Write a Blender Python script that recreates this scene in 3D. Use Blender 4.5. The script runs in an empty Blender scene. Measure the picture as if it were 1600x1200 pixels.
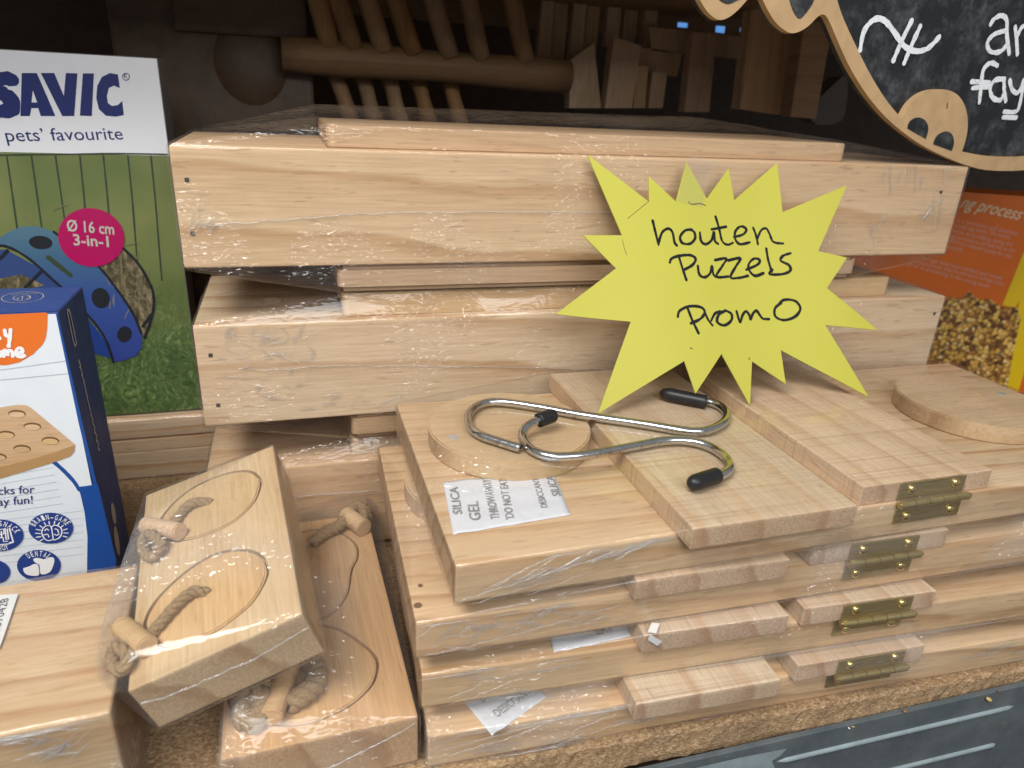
import bpy, bmesh, math, random
from mathutils import Vector, Matrix, Euler, noise
random.seed(7)
V = Vector
sc = bpy.context.scene
C = sc.collection

# ------------------------------------------------------------------ camera
FPX, PCX, PCY = 1105.0, 800.0, 600.0            # photograph pixels
CAM = V((0, 0, .266))
yaw, pitch, roll = (math.radians(a) for a in (17.95, 22.15, 2.95))
fwd = V((math.sin(yaw) * math.cos(pitch), math.cos(yaw) * math.cos(pitch), -math.sin(pitch)))
r0 = V((math.cos(yaw), -math.sin(yaw), 0)); u0 = r0.cross(fwd)
RT = math.cos(roll) * r0 + math.sin(roll) * u0
UP = -math.sin(roll) * r0 + math.cos(roll) * u0
cd = bpy.data.cameras.new('camera'); cam = bpy.data.objects.new('camera', cd); C.objects.link(cam)
m = Matrix((RT, UP, -fwd)).transposed().to_4x4(); m.translation = CAM
cam.matrix_world = m
cd.sensor_width = 36; cd.lens = FPX / 1600 * 36; cd.clip_start = .01; cd.clip_end = 50
cd.dof.use_dof = True; cd.dof.focus_distance = .36; cd.dof.aperture_fstop = 11
sc.camera = cam

# ------------------------------------------------------------------ world, lamps, exposure
w = bpy.data.worlds.new('World'); sc.world = w; w.use_nodes = True
w.node_tree.nodes['Background'].inputs[0].default_value = (.93, .97, 1, 1)
w.node_tree.nodes['Background'].inputs[1].default_value = .36
def area(name, loc, target, size, energy, col):
    l = bpy.data.lights.new(name, 'AREA'); l.shape = 'RECTANGLE'; l.size, l.size_y = size; l.energy = energy; l.color = col
    o = bpy.data.objects.new(name, l); C.objects.link(o); o.location = loc
    o.rotation_euler = (V(target) - V(loc)).to_track_quat('-Z', 'Y').to_euler()
area('ceiling_lamp', (-.46, -.21, 1.08), (.06, .33, .08), (.7, .3), 19.5, (1, .965, .92))
area('front_fill', (.12, -.42, .60), (.14, .25, .06), (.7, .22), 5.6, (.95, .98, 1))  # added fill from the front, not a fixture; lifts the near faces
vs = sc.view_settings; vs.view_transform = 'Standard'; vs.look = 'None'; vs.exposure = -.33; vs.gamma = 1; vs.use_curve_mapping = False
sc.cycles.use_denoising = True; sc.cycles.transparent_max_bounces = 24; sc.cycles.max_bounces = 6; sc.cycles.diffuse_bounces = 3; sc.cycles.glossy_bounces = 3; sc.cycles.use_adaptive_sampling = True; sc.cycles.adaptive_threshold = .03
sc.cycles.caustics_reflective = False; sc.cycles.caustics_refractive = False; sc.cycles.sample_clamp_indirect = 4

# ------------------------------------------------------------------ pixel -> place
def ray(p): return RT * ((p[0] - PCX) / FPX) + UP * ((PCY - p[1]) / FPX) + fwd
class Plane:
    def __init__(s, O, N):
        s.O = V(O); s.N = V(N).normalized()
        s.U = (V((0, 0, 1)).cross(s.N) if abs(s.N.z) < .9 else V((1, 0, 0)) - s.N * s.N.x).normalized()
        s.W = s.N.cross(s.U)
    def hit(s, p):
        d = ray(p); return CAM + d * ((s.O - CAM).dot(s.N) / d.dot(s.N))
    def uv(s, p): q = s.hit(p) - s.O; return V((q.dot(s.U), q.dot(s.W)))
    bend = None
    def xyz(s, q, off=0):
        if s.bend: c, k = s.bend; off += k * (q[0] - c[0]) ** 2 * (1 + 4 * (q[1] - c[1])) - .0012 * math.sin((q[0] - c[0]) * 55)
        return s.O + s.U * q[0] + s.W * q[1] + s.N * off
def atZ(p, z): return Plane((0, 0, z), (0, 0, 1)).hit(p)
def atY(p, y): return Plane((0, y, 0), (0, -1, 0)).hit(p)
def Z(scale, ox, oy): return lambda *pts: [(ox + x / scale, oy + y / scale) for x, y in pts]

# ------------------------------------------------------------------ materials
class NT:
    def __init__(s, name):
        s.m = bpy.data.materials.new(name); s.m.use_nodes = True; s.t = s.m.node_tree; s.t.nodes.clear()
        s.out = s.n('ShaderNodeOutputMaterial')
    def n(s, typ, _p=None, **kw):
        nd = s.t.nodes.new(typ)
        for k, v in (_p or {}).items(): setattr(nd, k, v)
        for k, v in kw.items():
            k = int(k[1:]) if k[0] == 'i' and k[1:].isdigit() else k.replace('_', ' ')
            s.set(nd.inputs[k], v)
        return nd
    def set(s, inp, v):
        if isinstance(v, bpy.types.NodeSocket): s.t.links.new(v, inp)
        elif isinstance(v, bpy.types.Node): s.t.links.new(v.outputs[0], inp)
        else:
            if isinstance(v, (tuple, list)) and len(v) == 3 and inp.type == 'RGBA': v = (*v, 1)
            inp.default_value = v
    def math(s, op, a, b=0., c=0., clamp=False): return s.n('ShaderNodeMath', dict(operation=op, use_clamp=clamp), i0=a, i1=b, i2=c).outputs[0]
    def vmath(s, op, a, b=(0, 0, 0)): return s.n('ShaderNodeVectorMath', dict(operation=op), i0=a, i1=b).outputs[0]
    def mix(s, f, a, b, blend='MIX'):
        nd = s.n('ShaderNodeMix', dict(data_type='RGBA', blend_type=blend)); s.set(nd.inputs[0], f); s.set(nd.inputs[6], a); s.set(nd.inputs[7], b)
        return nd.outputs[2]
    def noise(s, vec, scale, detail=3, rough=.55, **p): return s.n('ShaderNodeTexNoise', p or None, Vector=vec, Scale=scale, Detail=detail, Roughness=rough).outputs[0]
    def ramp(s, f, stops):
        nd = s.n('ShaderNodeValToRGB', i0=f); e = nd.color_ramp.elements
        while len(e) < len(stops): e.new(.5)
        for el, (p, c) in zip(e, stops): el.position = p; el.color = (*c, 1) if len(c) == 3 else c
        return nd.outputs[0]
    def mr(s, v, a, b, c, d): return s.n('ShaderNodeMapRange', i0=v, i1=a, i2=b, i3=c, i4=d).outputs[0]
    def done(s, **kw):
        b = s.n('ShaderNodeBsdfPrincipled', **kw); s.t.links.new(b.outputs[0], s.out.inputs[0]); return s.m
    def obj(s): return s.n('ShaderNodeTexCoord').outputs['Object']
    def bump(s, h, strength, dist): return s.n('ShaderNodeBump', Height=h, Strength=strength, Distance=dist).outputs[0]

def flat(name, col, rough=.55, metal=0., var=.08, spec=.4):
    n = NT(name); o = n.obj()
    k = n.noise(o, 90, 4); c = n.mix(n.mr(k, .3, .7, 0, var), col, tuple(x * .45 for x in col))
    return n.done(Base_Color=c, Roughness=n.mr(n.noise(o, 45, 3), .3, .7, rough - .06, rough + .08), Metallic=metal, Specular_IOR_Level=spec)

def wood(name, light=(.71, .52, .325), dark=(.48, .275, .13), axis='X', period=.012, contrast=.85, saw=False, rough=.6, pink=(.665, .455, .28), pith=(.05, .045), end_c=((.60, .57, .55), (.92, .89, .87)), dash_k=.34):
    n = NT(name); o = n.obj(); rnd = n.n('ShaderNodeObjectInfo').outputs['Random']
    sp = n.n('ShaderNodeSeparateXYZ', i0=o)
    order = {'X': (0, 1, 2), 'Y': (1, 0, 2), 'Z': (2, 0, 1)}[axis]
    q = n.n('ShaderNodeCombineXYZ', i0=sp.outputs[order[0]], i1=sp.outputs[order[1]], i2=sp.outputs[order[2]]).outputs[0]
    offs = n.n('ShaderNodeCombineXYZ', i0=n.math('MULTIPLY', rnd, 7.3), i1=n.math('MULTIPLY_ADD', rnd, .05, pith[0]), i2=n.math('MULTIPLY_ADD', n.math('FRACT', n.math('MULTIPLY', rnd, 17.)), .05, pith[1])).outputs[0]
    q = n.vmath('ADD', q, offs)
    warp = n.n('ShaderNodeTexNoise', Vector=n.vmath('MULTIPLY', q, (3.2, 16, 16)), Scale=1., Detail=3., Roughness=.5).outputs[1]
    qw = n.vmath('ADD', n.vmath('MULTIPLY', q, (.035, 1, 1)), n.vmath('MULTIPLY', n.vmath('SUBTRACT', warp, (.5, .5, .5)), (.0, .03, .03)))
    L = n.n('ShaderNodeVectorMath', dict(operation='LENGTH'), i0=qw).outputs[1]
    ph = n.math('FRACT', n.math('ADD', n.math('DIVIDE', L, period), n.math('MULTIPLY', n.noise(n.vmath('MULTIPLY', q, (8, 60, 60)), 1, 3), .5)))
    ring = n.ramp(ph, [(0, (0, 0, 0)), (.42, (.12,) * 3), (.74, (.42,) * 3), (.88, (1,) * 3), (.94, (.9,) * 3), (1, (0, 0, 0))])
    tone = n.noise(n.vmath('MULTIPLY', q, (4, 28, 28)), 1, 2)
    amt = n.math('MULTIPLY', n.math('MULTIPLY', ring, contrast), n.mr(tone, .3, .7, .4, 1.))
    base = n.mix(n.mr(tone, .65, .35, 0, .8), light, pink)
    base = n.n('ShaderNodeHueSaturation', i0=n.mr(rnd, 0, 1, .494, .504), i1=n.mr(n.math('FRACT', n.math('MULTIPLY', rnd, 7.7)), 0, 1, .86, 1.12), i2=n.mr(n.math('FRACT', n.math('MULTIPLY', rnd, 31.3)), 0, 1, .9, 1.06), i3=1., i4=base).outputs[0]
    c = n.mix(amt, base, dark)
    fib = n.noise(n.vmath('MULTIPLY', q, (28, 700, 700)), 1, 4, .65)
    c = n.mix(1., c, n.mix(n.mr(fib, .25, .75, 0, 1), (.80, .77, .73), (1.08, 1.08, 1.08)), 'MULTIPLY')
    dash = n.mr(n.noise(n.vmath('MULTIPLY', q, (75, 560, 560)), 1, 1.5), .64, .70, 0, dash_k)
    c = n.mix(dash, c, tuple(x * .6 for x in dark))
    h = n.math('MULTIPLY', fib, .6)
    if saw:
        sv = n.n('ShaderNodeTexNoise', Vector=n.vmath('MULTIPLY', q, (640, 7, 7)), Scale=1., Detail=3., Roughness=.6).outputs[0]
        c = n.mix(n.mr(sv, .52, .7, 0, .42), c, tuple(x * .62 for x in dark)); h = n.math('ADD', h, n.math('MULTIPLY', sv, -1.6))
    grime = n.noise(n.vmath('ADD', o, offs), 26, 3, .6)
    c = n.mix(n.mr(grime, .52, .78, 0, .2), c, (.36, .23, .12))
    nl = n.n('ShaderNodeSeparateXYZ', i0=n.n('ShaderNodeVectorTransform', dict(vector_type='NORMAL', convert_from='WORLD', convert_to='OBJECT'), i0=n.n('ShaderNodeNewGeometry').outputs['Normal']))
    end = n.mr(n.math('ABSOLUTE', nl.outputs[order[0]]), .75, .97, 0, 1)     # end grain: greyer, pitted
    pit = n.noise(n.vmath('MULTIPLY', q, (1500, 1500, 1500)), 1, 2, .7)
    c = n.mix(end, c, n.mix(1., c, n.mix(n.mr(pit, .35, .65, 0, 1), end_c[0], end_c[1]), 'MULTIPLY'))
    c = n.mix(n.math('MULTIPLY', n.math('MULTIPLY', end, ring), .4), c, (dark[0] * .62, dark[1] * .55, dark[2] * .55))
    h = n.math('ADD', h, n.math('MULTIPLY', n.math('MULTIPLY', pit, end), 1.5))
    return n.done(Base_Color=c, Roughness=rough, Specular_IOR_Level=.25, Normal=n.bump(h, .35, .0006))

def film_mat(name, haze=.02, crk=1.):
    n = NT(name); o = n.obj()
    mask = n.n('ShaderNodeAttribute', dict(attribute_name='crinkle')).outputs['Fac']
    c1 = n.noise(n.vmath('MULTIPLY', o, (95, 120, 190)), 1, 2., .6)
    ridge = n.math('SUBTRACT', 1., n.math('MULTIPLY', n.math('ABSOLUTE', n.math('SUBTRACT', c1, .5)), 5.))
    bp = n.bump(n.math('MULTIPLY', ridge, n.math('MULTIPLY', mask, crk)), 1., .0016)
    fr = n.math('MINIMUM', n.math('MULTIPLY', n.n('ShaderNodeFresnel', IOR=1.45).outputs[0], .92), .23)
    gl = n.n('ShaderNodeBsdfGlossy', Color=(1, 1, 1, 1), Roughness=.10, Normal=bp)
    tr = n.n('ShaderNodeBsdfTransparent', Color=(.995, .995, .995, 1))
    df = n.n('ShaderNodeBsdfDiffuse', Color=(.8, .8, .8, 1))
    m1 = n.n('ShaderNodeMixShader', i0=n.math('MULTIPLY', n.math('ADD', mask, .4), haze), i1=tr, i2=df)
    m2 = n.n('ShaderNodeMixShader', i0=fr, i1=m1, i2=gl)
    n.t.links.new(m2.outputs[0], n.out.inputs[0]); return n.m

def chip(name, k=1.):
    n = NT(name); o = n.obj()
    v = n.n('ShaderNodeTexVoronoi', dict(feature='F1'), Vector=n.vmath('MULTIPLY', o, (800, 1100, 1500)), Scale=1.)
    hue = n.n('ShaderNodeSeparateColor', i0=v.outputs[1]).outputs[0]
    c = n.ramp(hue, [(0, (.25 * k, .15 * k, .08 * k)), (.35, (.37 * k, .235 * k, .13 * k)), (.75, (.45 * k, .30 * k, .17 * k)), (1, (.56 * k, .41 * k, .25 * k))])
    c = n.mix(n.mr(n.noise(o, 500, 3), .35, .7, 0, .4), c, (.19 * k, .12 * k, .06 * k))
    c = n.mix(n.mr(n.noise(o, 40, 3), .5, .75, 0, .45), c, (.14 * k, .10 * k, .06 * k))
    return n.done(Base_Color=c, Roughness=.85, Specular_IOR_Level=.15, Normal=n.bump(n.math('ADD', n.math('MULTIPLY', hue, .5), n.noise(o, 900, 3)), .6, .0006))

M = {}
M['pine'] = wood('pine')
M['pine_b'] = wood('pine_board', light=(.72, .53, .335), dark=(.50, .29, .14), period=.0075, contrast=1.1)
M['pine_slat'] = wood('sawn_slat', light=(.73, .57, .40), dark=(.54, .32, .17), axis='Y', period=.021, contrast=.6, saw=True, rough=.75, pink=(.69, .51, .35), pith=(.11, .02), end_c=((.70, .63, .59), (.97, .92, .89)))
M['pine_disc'] = wood('turned_disc', light=(.68, .50, .30), dark=(.49, .315, .165), axis='X', period=.018, contrast=.4)
M['pine_block'] = wood('orange_pine', light=(.62, .435, .235), dark=(.46, .265, .11), axis='Y', period=.016, contrast=.45, pink=(.64, .465, .27), dash_k=.25, end_c=((.80, .80, .84), (1.12, 1.12, 1.18)))
M['orange_block'] = wood('warm_pine', light=(.66, .40, .175), dark=(.50, .25, .085), axis='Y', period=.02, contrast=.4, pink=(.67, .44, .22), dash_k=.25, end_c=((.78, .82, .92), (1.08, 1.12, 1.25)))
M['pine_lid'] = wood('pinkish_pine', light=(.60, .425, .25), dark=(.46, .275, .14), period=.012, contrast=.5, pink=(.57, .39, .225))
M['dowel'] = wood('dowel', light=(.62, .43, .245), dark=(.46, .28, .14), period=.006, contrast=.3)
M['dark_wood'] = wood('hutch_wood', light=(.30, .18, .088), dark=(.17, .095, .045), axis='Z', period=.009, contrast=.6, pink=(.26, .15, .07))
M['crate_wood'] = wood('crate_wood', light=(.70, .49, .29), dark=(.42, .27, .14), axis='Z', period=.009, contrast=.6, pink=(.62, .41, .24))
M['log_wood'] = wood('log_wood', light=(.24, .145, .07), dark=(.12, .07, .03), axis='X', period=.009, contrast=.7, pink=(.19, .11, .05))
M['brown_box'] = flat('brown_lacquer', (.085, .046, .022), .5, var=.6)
M['film'] = film_mat('shrink_film')
M['film_fold'] = film_mat('film_fold', .15, .2)
M['film_seam'] = film_mat('film_weld', .3, .2)
M['film_crinkled'] = film_mat('crinkled_shrink_film', .085, 1.5)
M['mdf'] = flat('mdf', (.52, .34, .175), .7, var=.35)
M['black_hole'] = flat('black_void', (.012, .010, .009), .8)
M['nail'] = flat('steel_nail', (.10, .09, .08), .5, .7)
M['pin'] = flat('zinc_pin', (.62, .61, .58), .45, .5)
M['rubber'] = flat('black_rubber', (.013, .013, .014), .42)
M['white_print'] = flat('white_print', (.80, .80, .82), .5, var=.05)
M['ink'] = flat('marker_ink', (.008, .008, .010), .4)
M['grey_ink'] = flat('packet_ink', (.24, .23, .225), .6)
M['navy'] = flat('navy_print', (.012, .022, .135), .45)
M['blue'] = flat('blue_print', (.010, .066, .29), .4)
M['deep_blue'] = flat('deep_blue_print', (.018, .05, .235), .4)
M['side_navy'] = flat('navy_side', (.03, .06, .19), .5)
M['orange'] = flat('orange_print', (.72, .16, .02), .45)
M['brown_orange'] = flat('burnt_orange_print', (.62, .135, .012), .4)
M['yellow_print'] = flat('yellow_print', (.72, .50, .01), .4)
M['magenta'] = flat('magenta_print', (.42, .006, .10), .4)
M['print_black'] = flat('black_print', (.012, .014, .02), .5)
M['wire_print'] = flat('wire_print', (.035, .055, .03), .5)
M['pale_print'] = flat('pale_print', (.50, .47, .42), .5)
M['hay_pale'] = flat('hay_straw_print', (.24, .20, .115), .5, var=.6)
M['pink_text'] = flat('pink_text', (.62, .32, .25), .5)
M['cream_text'] = flat('cream_text', (.68, .55, .36), .5)
M['rule_print'] = flat('rule_print', (.42, .50, .58), .5)
M['sky_print'] = flat('pale_blue_print', (.70, .75, .80), .5, var=.10)
M['tan_print'] = wood('printed_wood', light=(.62, .42, .22), dark=(.45, .27, .12), period=.02, contrast=.4)
M['tan_dark'] = flat('printed_wood_side', (.40, .235, .10), .5)
M['hole_print'] = flat('printed_hole', (.16, .085, .03), .5)
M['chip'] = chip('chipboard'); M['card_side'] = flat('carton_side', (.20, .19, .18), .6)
def chrome():
    n = NT('chromed_wire'); o = n.obj(); k = n.noise(n.vmath('MULTIPLY', o, (60, 60, 60)), 1, 5, .7); s = n.noise(o, 900, 3)
    spots = n.mr(k, .54, .68, 0, 1)
    return n.done(Base_Color=n.mix(spots, (.60, .595, .58), (.16, .13, .10)), Metallic=1., Roughness=n.math('ADD', n.mr(s, .3, .7, .10, .26), n.math('MULTIPLY', spots, .3)), Normal=n.bump(k, .25, .0003))
M['chrome'] = chrome()
def brass():
    n = NT('antique_brass'); o = n.obj(); k = n.noise(n.vmath('MULTIPLY', o, (60, 500, 900)), 1, 4, .6)
    return n.done(Base_Color=n.mix(n.mr(k, .35, .7, 0, 1), (.58, .45, .20), (.31, .245, .11)), Metallic=.85, Roughness=n.mr(k, .3, .7, .27, .5), Normal=n.bump(k, .3, .0003))
M['brass'] = brass()
M['bright_brass'] = flat('bright_brass', (.78, .60, .22), .22, 1., var=.2)
def yellow_card():
    n = NT('yellow_card'); o = n.obj()
    sm = n.noise(o, 14, 3); fine = n.noise(o, 900, 3)
    c = n.mix(n.mr(fine, .3, .7, 0, .10), (.46, .435, .062), (.37, .35, .05))
    return n.done(Base_Color=c, Roughness=n.mr(sm, .5, .68, .55, .30), Specular_IOR_Level=.42, Normal=n.bump(n.math('ADD', n.math('MULTIPLY', n.noise(o, 500, 4), .25), n.math('MULTIPLY', n.noise(o, 22, 2), 2.)), .35, .0006))
M['yellow'] = yellow_card()
def chalk():
    n = NT('chalkboard'); o = n.obj(); k = n.noise(o, 48, 6, .7); k2 = n.noise(o, 210, 4, .7)
    f = n.math('MULTIPLY', n.mr(k, .46, .78, 0, 1), n.mr(k2, .35, .75, .1, 1))
    return n.done(Base_Color=n.mix(f, (.014, .015, .017), (.17, .18, .19)), Roughness=.62, Specular_IOR_Level=.3, Normal=n.bump(k2, .2, .0004))
M['chalkboard'] = chalk()
def chalkmark():
    n = NT('white_chalk'); o = n.obj(); k = n.noise(o, 420, 4, .7)
    return n.done(Base_Color=n.mix(n.mr(k, .5, .72, 0, .6), (.74, .75, .77), (.25, .26, .27)), Roughness=.9)
M['chalk'] = chalkmark()
def rope_m():
    n = NT('sisal_rope'); o = n.obj(); k = n.noise(o, 1300, 4, .7)
    return n.done(Base_Color=n.mix(n.mr(k, .3, .7, 0, 1), (.46, .315, .165), (.22, .135, .06)), Roughness=.85, Normal=n.bump(k, .9, .0008))
M['rope'] = rope_m()
def paper():
    n = NT('packet_paper'); o = n.obj(); k = n.noise(o, 700, 4); b = n.noise(o, 120, 3)
    return n.done(Base_Color=n.mix(n.mr(k, .3, .7, 0, .25), (.66, .67, .70), (.52, .53, .56)), Roughness=.6, Normal=n.bump(n.math('ADD', n.math('MULTIPLY', k, .3), b), .5, .0008))
M['paper'] = paper()
def steel():
    n = NT('painted_steel'); o = n.obj(); k = n.noise(o, 30, 6, .7); d = n.noise(o, 260, 4, .7)
    c = n.mix(n.mr(k, .4, .75, 0, .6), (.075, .093, .102), (.155, .17, .175)); c = n.mix(n.mr(d, .64, .75, 0, .5), c, (.28, .25, .2))
    return n.done(Base_Color=c, Roughness=n.mr(k, .3, .7, .35, .6), Normal=n.bump(d, .2, .0004))
M['steel'] = steel()
M['steel_light'] = flat('worn_steel', (.27, .33, .35), .45, var=.5)
def grass_print():
    n = NT('meadow_print'); o = n.obj(); z = n.n('ShaderNodeSeparateXYZ', i0=o).outputs[2]
    edge = n.math('ADD', z, n.math('MULTIPLY', n.noise(o, 24, 3), .035))
    blur = n.mix(n.mr(n.noise(o, 17, 2), .35, .65, 0, 1), (.125, .165, .05), (.21, .23, .08))
    bl = n.noise(n.vmath('MULTIPLY', n.vmath('ADD', o, n.vmath('MULTIPLY', n.n('ShaderNodeTexNoise', Vector=o, Scale=40.).outputs[1], (.05, .05, .05))), (420, 420, 130)), 1, 5, .75)
    gr = n.ramp(bl, [(.3, (.03, .055, .018)), (.48, (.075, .13, .04)), (.6, (.16, .23, .075)), (.72, (.36, .42, .22))])
    gr = n.mix(n.mr(n.noise(o, 26, 2), .4, .65, 0, .6), gr, (.03, .05, .018))
    return n.done(Base_Color=n.mix(n.mr(edge, .062, .125, 0, 1), gr, blur), Roughness=.38)
M['meadow'] = grass_print()
def hay_print():
    n = NT('hay_print'); o = n.obj(); k = n.noise(n.vmath('MULTIPLY', o, (300, 300, 120)), 1, 4, .75)
    return n.done(Base_Color=n.ramp(k, [(.3, (.02, .018, .01)), (.5, (.11, .09, .045)), (.7, (.36, .30, .18))]), Roughness=.4)
M['hay'] = hay_print()
def ring_print():
    n = NT('plastic_ring_print'); o = n.obj(); z = n.n('ShaderNodeSeparateXYZ', i0=o).outputs[2]
    c = n.ramp(n.mr(z, .03, .14, 0, 1), [(0, (.03, .05, .26)), (.5, (.035, .075, .27)), (.75, (.055, .13, .22)), (1, (.10, .20, .24))])
    return n.done(Base_Color=c, Roughness=.4)
M['ring'] = ring_print()
def seed_print():
    n = NT('seed_mix_print'); o = n.obj(); dv = n.n('ShaderNodeTexNoise', Vector=o, Scale=160., Detail=3.).outputs[1]; v = n.n('ShaderNodeTexVoronoi', Vector=n.vmath('ADD', o, n.vmath('MULTIPLY', dv, (.007, .007, .007))), Scale=240., Randomness=1.)
    h = n.n('ShaderNodeSeparateColor', i0=v.outputs[1]).outputs[0]
    c = n.ramp(h, [(0, (.06, .02, .01)), (.22, (.30, .13, .03)), (.45, (.62, .34, .07)), (.75, (.75, .48, .10)), (1, (.80, .58, .27))])
    return n.done(Base_Color=n.mix(n.mr(v.outputs[0], .35, .75, 0, .85), c, (.07, .03, .012)), Roughness=.4)
M['seeds'] = seed_print()
def glow():
    n = NT('daylight_gap'); e = n.n('ShaderNodeEmission', Color=(.16, .42, .95, 1), Strength=.9); n.t.links.new(e.outputs[0], n.out.inputs[0]); return n.m
M['glow'] = glow()
M['tape'] = film_mat('clear_tape', .10, .3)
M['seed'] = flat('seed_husk', (.55, .38, .14), .6)
M['seed_red'] = flat('seed_red', (.42, .13, .04), .6)
M['sticker_white'] = flat('white_sticker', (.72, .72, .70), .5)

# ------------------------------------------------------------------ object builders
class Thing:
    def __init__(s, name, label, cat, loc=(0, 0, 0), rot=None, group=None, kind=None):
        s.o = bpy.data.objects.new(name, None); C.objects.link(s.o); s.o.empty_display_size = .01
        s.M = Matrix.Translation(V(loc)) @ (rot.to_4x4() if rot is not None else Matrix())
        s.Mi = s.M.inverted(); s.o.matrix_world = s.M
        if label: s.o['label'] = label
        if cat: s.o['category'] = cat
        if group: s.o['group'] = group
        if kind: s.o['kind'] = kind
        s.meshes = []
    def add(s, name, bm, mat, parent=None, world=False, smooth=False, hull=True, label=None):
        if world: bmesh.ops.transform(bm, matrix=s.Mi, verts=bm.verts)
        o = link(name, bm, mat, smooth); o.parent = parent or s.o
        if label: o['label'] = label
        if hull: s.meshes.append(o)
        return o
def link(name, bm, mat, smooth=False):
    bmesh.ops.recalc_face_normals(bm, faces=bm.faces) if name not in ('film',) else None
    me = bpy.data.meshes.new(name); bm.to_mesh(me); bm.free()
    if smooth:
        me.polygons.foreach_set('use_smooth', [True] * len(me.polygons))
    me.materials.append(M[mat]); o = bpy.data.objects.new(name, me); C.objects.link(o); return o
def top(o, label=None, cat=None, group=None, kind=None):
    for k, v in dict(label=label, category=cat, group=group, kind=kind).items():
        if v: o[k] = v
    return o
def box(lo, hi, bev=.0008, seg=2):
    bm = bmesh.new(); bmesh.ops.create_cube(bm, size=1)
    lo, hi = V(lo), V(hi); s = hi - lo
    bmesh.ops.transform(bm, matrix=Matrix.Translation((lo + hi) / 2) @ Matrix.Diagonal((*s, 1)), verts=bm.verts)
    if bev: bmesh.ops.bevel(bm, geom=bm.edges[:], offset=bev, segments=seg, affect='EDGES', profile=.6)
    return bm
def rounded_slab(lo, hi, r, bev=.0006, plane='xy'):
    """slab with rounded vertical corners in plan"""
    pts = []
    for cx, cy, a0 in ((hi[0] - r, hi[1] - r, 0), (lo[0] + r, hi[1] - r, 90), (lo[0] + r, lo[1] + r, 180), (hi[0] - r, lo[1] + r, 270)):
        for k in range(5):
            a = math.radians(a0 + k * 22.5); pts.append((cx + r * math.cos(a), cy + r * math.sin(a)))
    return prism(pts, lo[2], hi[2], bev)
def prism(pts, z0, z1, bev=0):
    bm = bmesh.new(); f = bm.faces.new([bm.verts.new((x, y, z0)) for x, y in pts])
    r = bmesh.ops.extrude_face_region(bm, geom=[f]); bmesh.ops.translate(bm, vec=(0, 0, z1 - z0), verts=[g for g in r['geom'] if isinstance(g, bmesh.types.BMVert)])
    bmesh.ops.recalc_face_normals(bm, faces=bm.faces)
    if bev:
        ed = [e for e in bm.edges if abs(e.verts[0].co.z - e.verts[1].co.z) < 1e-7]
        bmesh.ops.bevel(bm, geom=ed, offset=bev, segments=2, affect='EDGES')
    return bm
def disc(c, r, z0, z1, bev=.0005, n=56): return prism([(c[0] + r * math.cos(2 * math.pi * k / n), c[1] + r * math.sin(2 * math.pi * k / n)) for k in range(n)], z0, z1, bev)
def catmull(p, n=6, closed=False):
    p = [V(q) for q in p]
    if len(p) < 3 and not closed: return p
    out = []; N = len(p)
    g = (lambda i: p[i % N]) if closed else (lambda i: p[max(0, min(N - 1, i))])
    for i in range(N if closed else N - 1):
        a, b, c, d = g(i - 1), g(i), g(i + 1), g(i + 2)
        for k in range(n):
            t = k / n; out.append(.5 * ((2 * b) + (c - a) * t + (2 * a - 5 * b + 4 * c - d) * t * t + (3 * b - a - 3 * c + d) * t ** 3))
    if not closed: out.append(p[-1])
    return out
def tube(bm, path, r, sides=10, taper=None, cap=True):
    path = [V(p) for p in path]; N = len(path); rings = []
    t = (path[1] - path[0]).normalized(); nrm = t.orthogonal().normalized()
    for i, p in enumerate(path):
        t = (path[min(i + 1, N - 1)] - path[max(i - 1, 0)]).normalized()
        nrm = (nrm - t * nrm.dot(t)).normalized(); b = t.cross(nrm); rr = r * (taper(i / (N - 1)) if taper else 1)
        rings.append([bm.verts.new(p + (nrm * math.cos(2 * math.pi * k / sides) + b * math.sin(2 * math.pi * k / sides)) * rr) for k in range(sides)])
    for a, b in zip(rings, rings[1:]):
        for k in range(sides): bm.faces.new((a[k], a[(k + 1) % sides], b[(k + 1) % sides], b[k]))
    if cap: bm.faces.new(rings[0][::-1]); bm.faces.new(rings[-1])
    return bm
def capsule_taper(L, r):
    e = min(.45, r / L)
    def f(t):
        d = min(t, 1 - t)
        return max(.05, math.sqrt(max(0, 1 - (1 - d / e) ** 2))) if d < e else 1
    return f
def polyw(T, name, plane, pts, mat, off=.0002, parent=None, smooth=0, thick=0, hull=False):
    uv = [plane.uv(p) for p in pts]
    if smooth: uv = catmull(uv, smooth, True)
    bd_, plane.bend = plane.bend, None
    bm = bmesh.new(); f = bm.faces.new([bm.verts.new(plane.xyz(q, off)) for q in uv]); f.normal_update()
    if f.normal.dot(plane.N) < 0: f.normal_flip()
    if thick:
        r = bmesh.ops.extrude_face_region(bm, geom=[f]); bmesh.ops.translate(bm, vec=-plane.N * thick, verts=[g for g in r['geom'] if isinstance(g, bmesh.types.BMVert)])
    bm.normal_update(); bmesh.ops.triangulate(bm, faces=bm.faces[:])
    plane.bend = bd_
    if bd_:
        for it in range(5):
            le = [e for e in bm.edges if e.calc_length() > .006]
            if le: bmesh.ops.subdivide_edges(bm, edges=le, cuts=1); bmesh.ops.triangulate(bm, faces=bm.faces[:])
        for v in bm.verts:
            q = v.co - plane.O; v.co = plane.xyz((q.dot(plane.U), q.dot(plane.W)), q.dot(plane.N))
    return T.add(name, bm, mat, parent, True, hull=hull)
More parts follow.
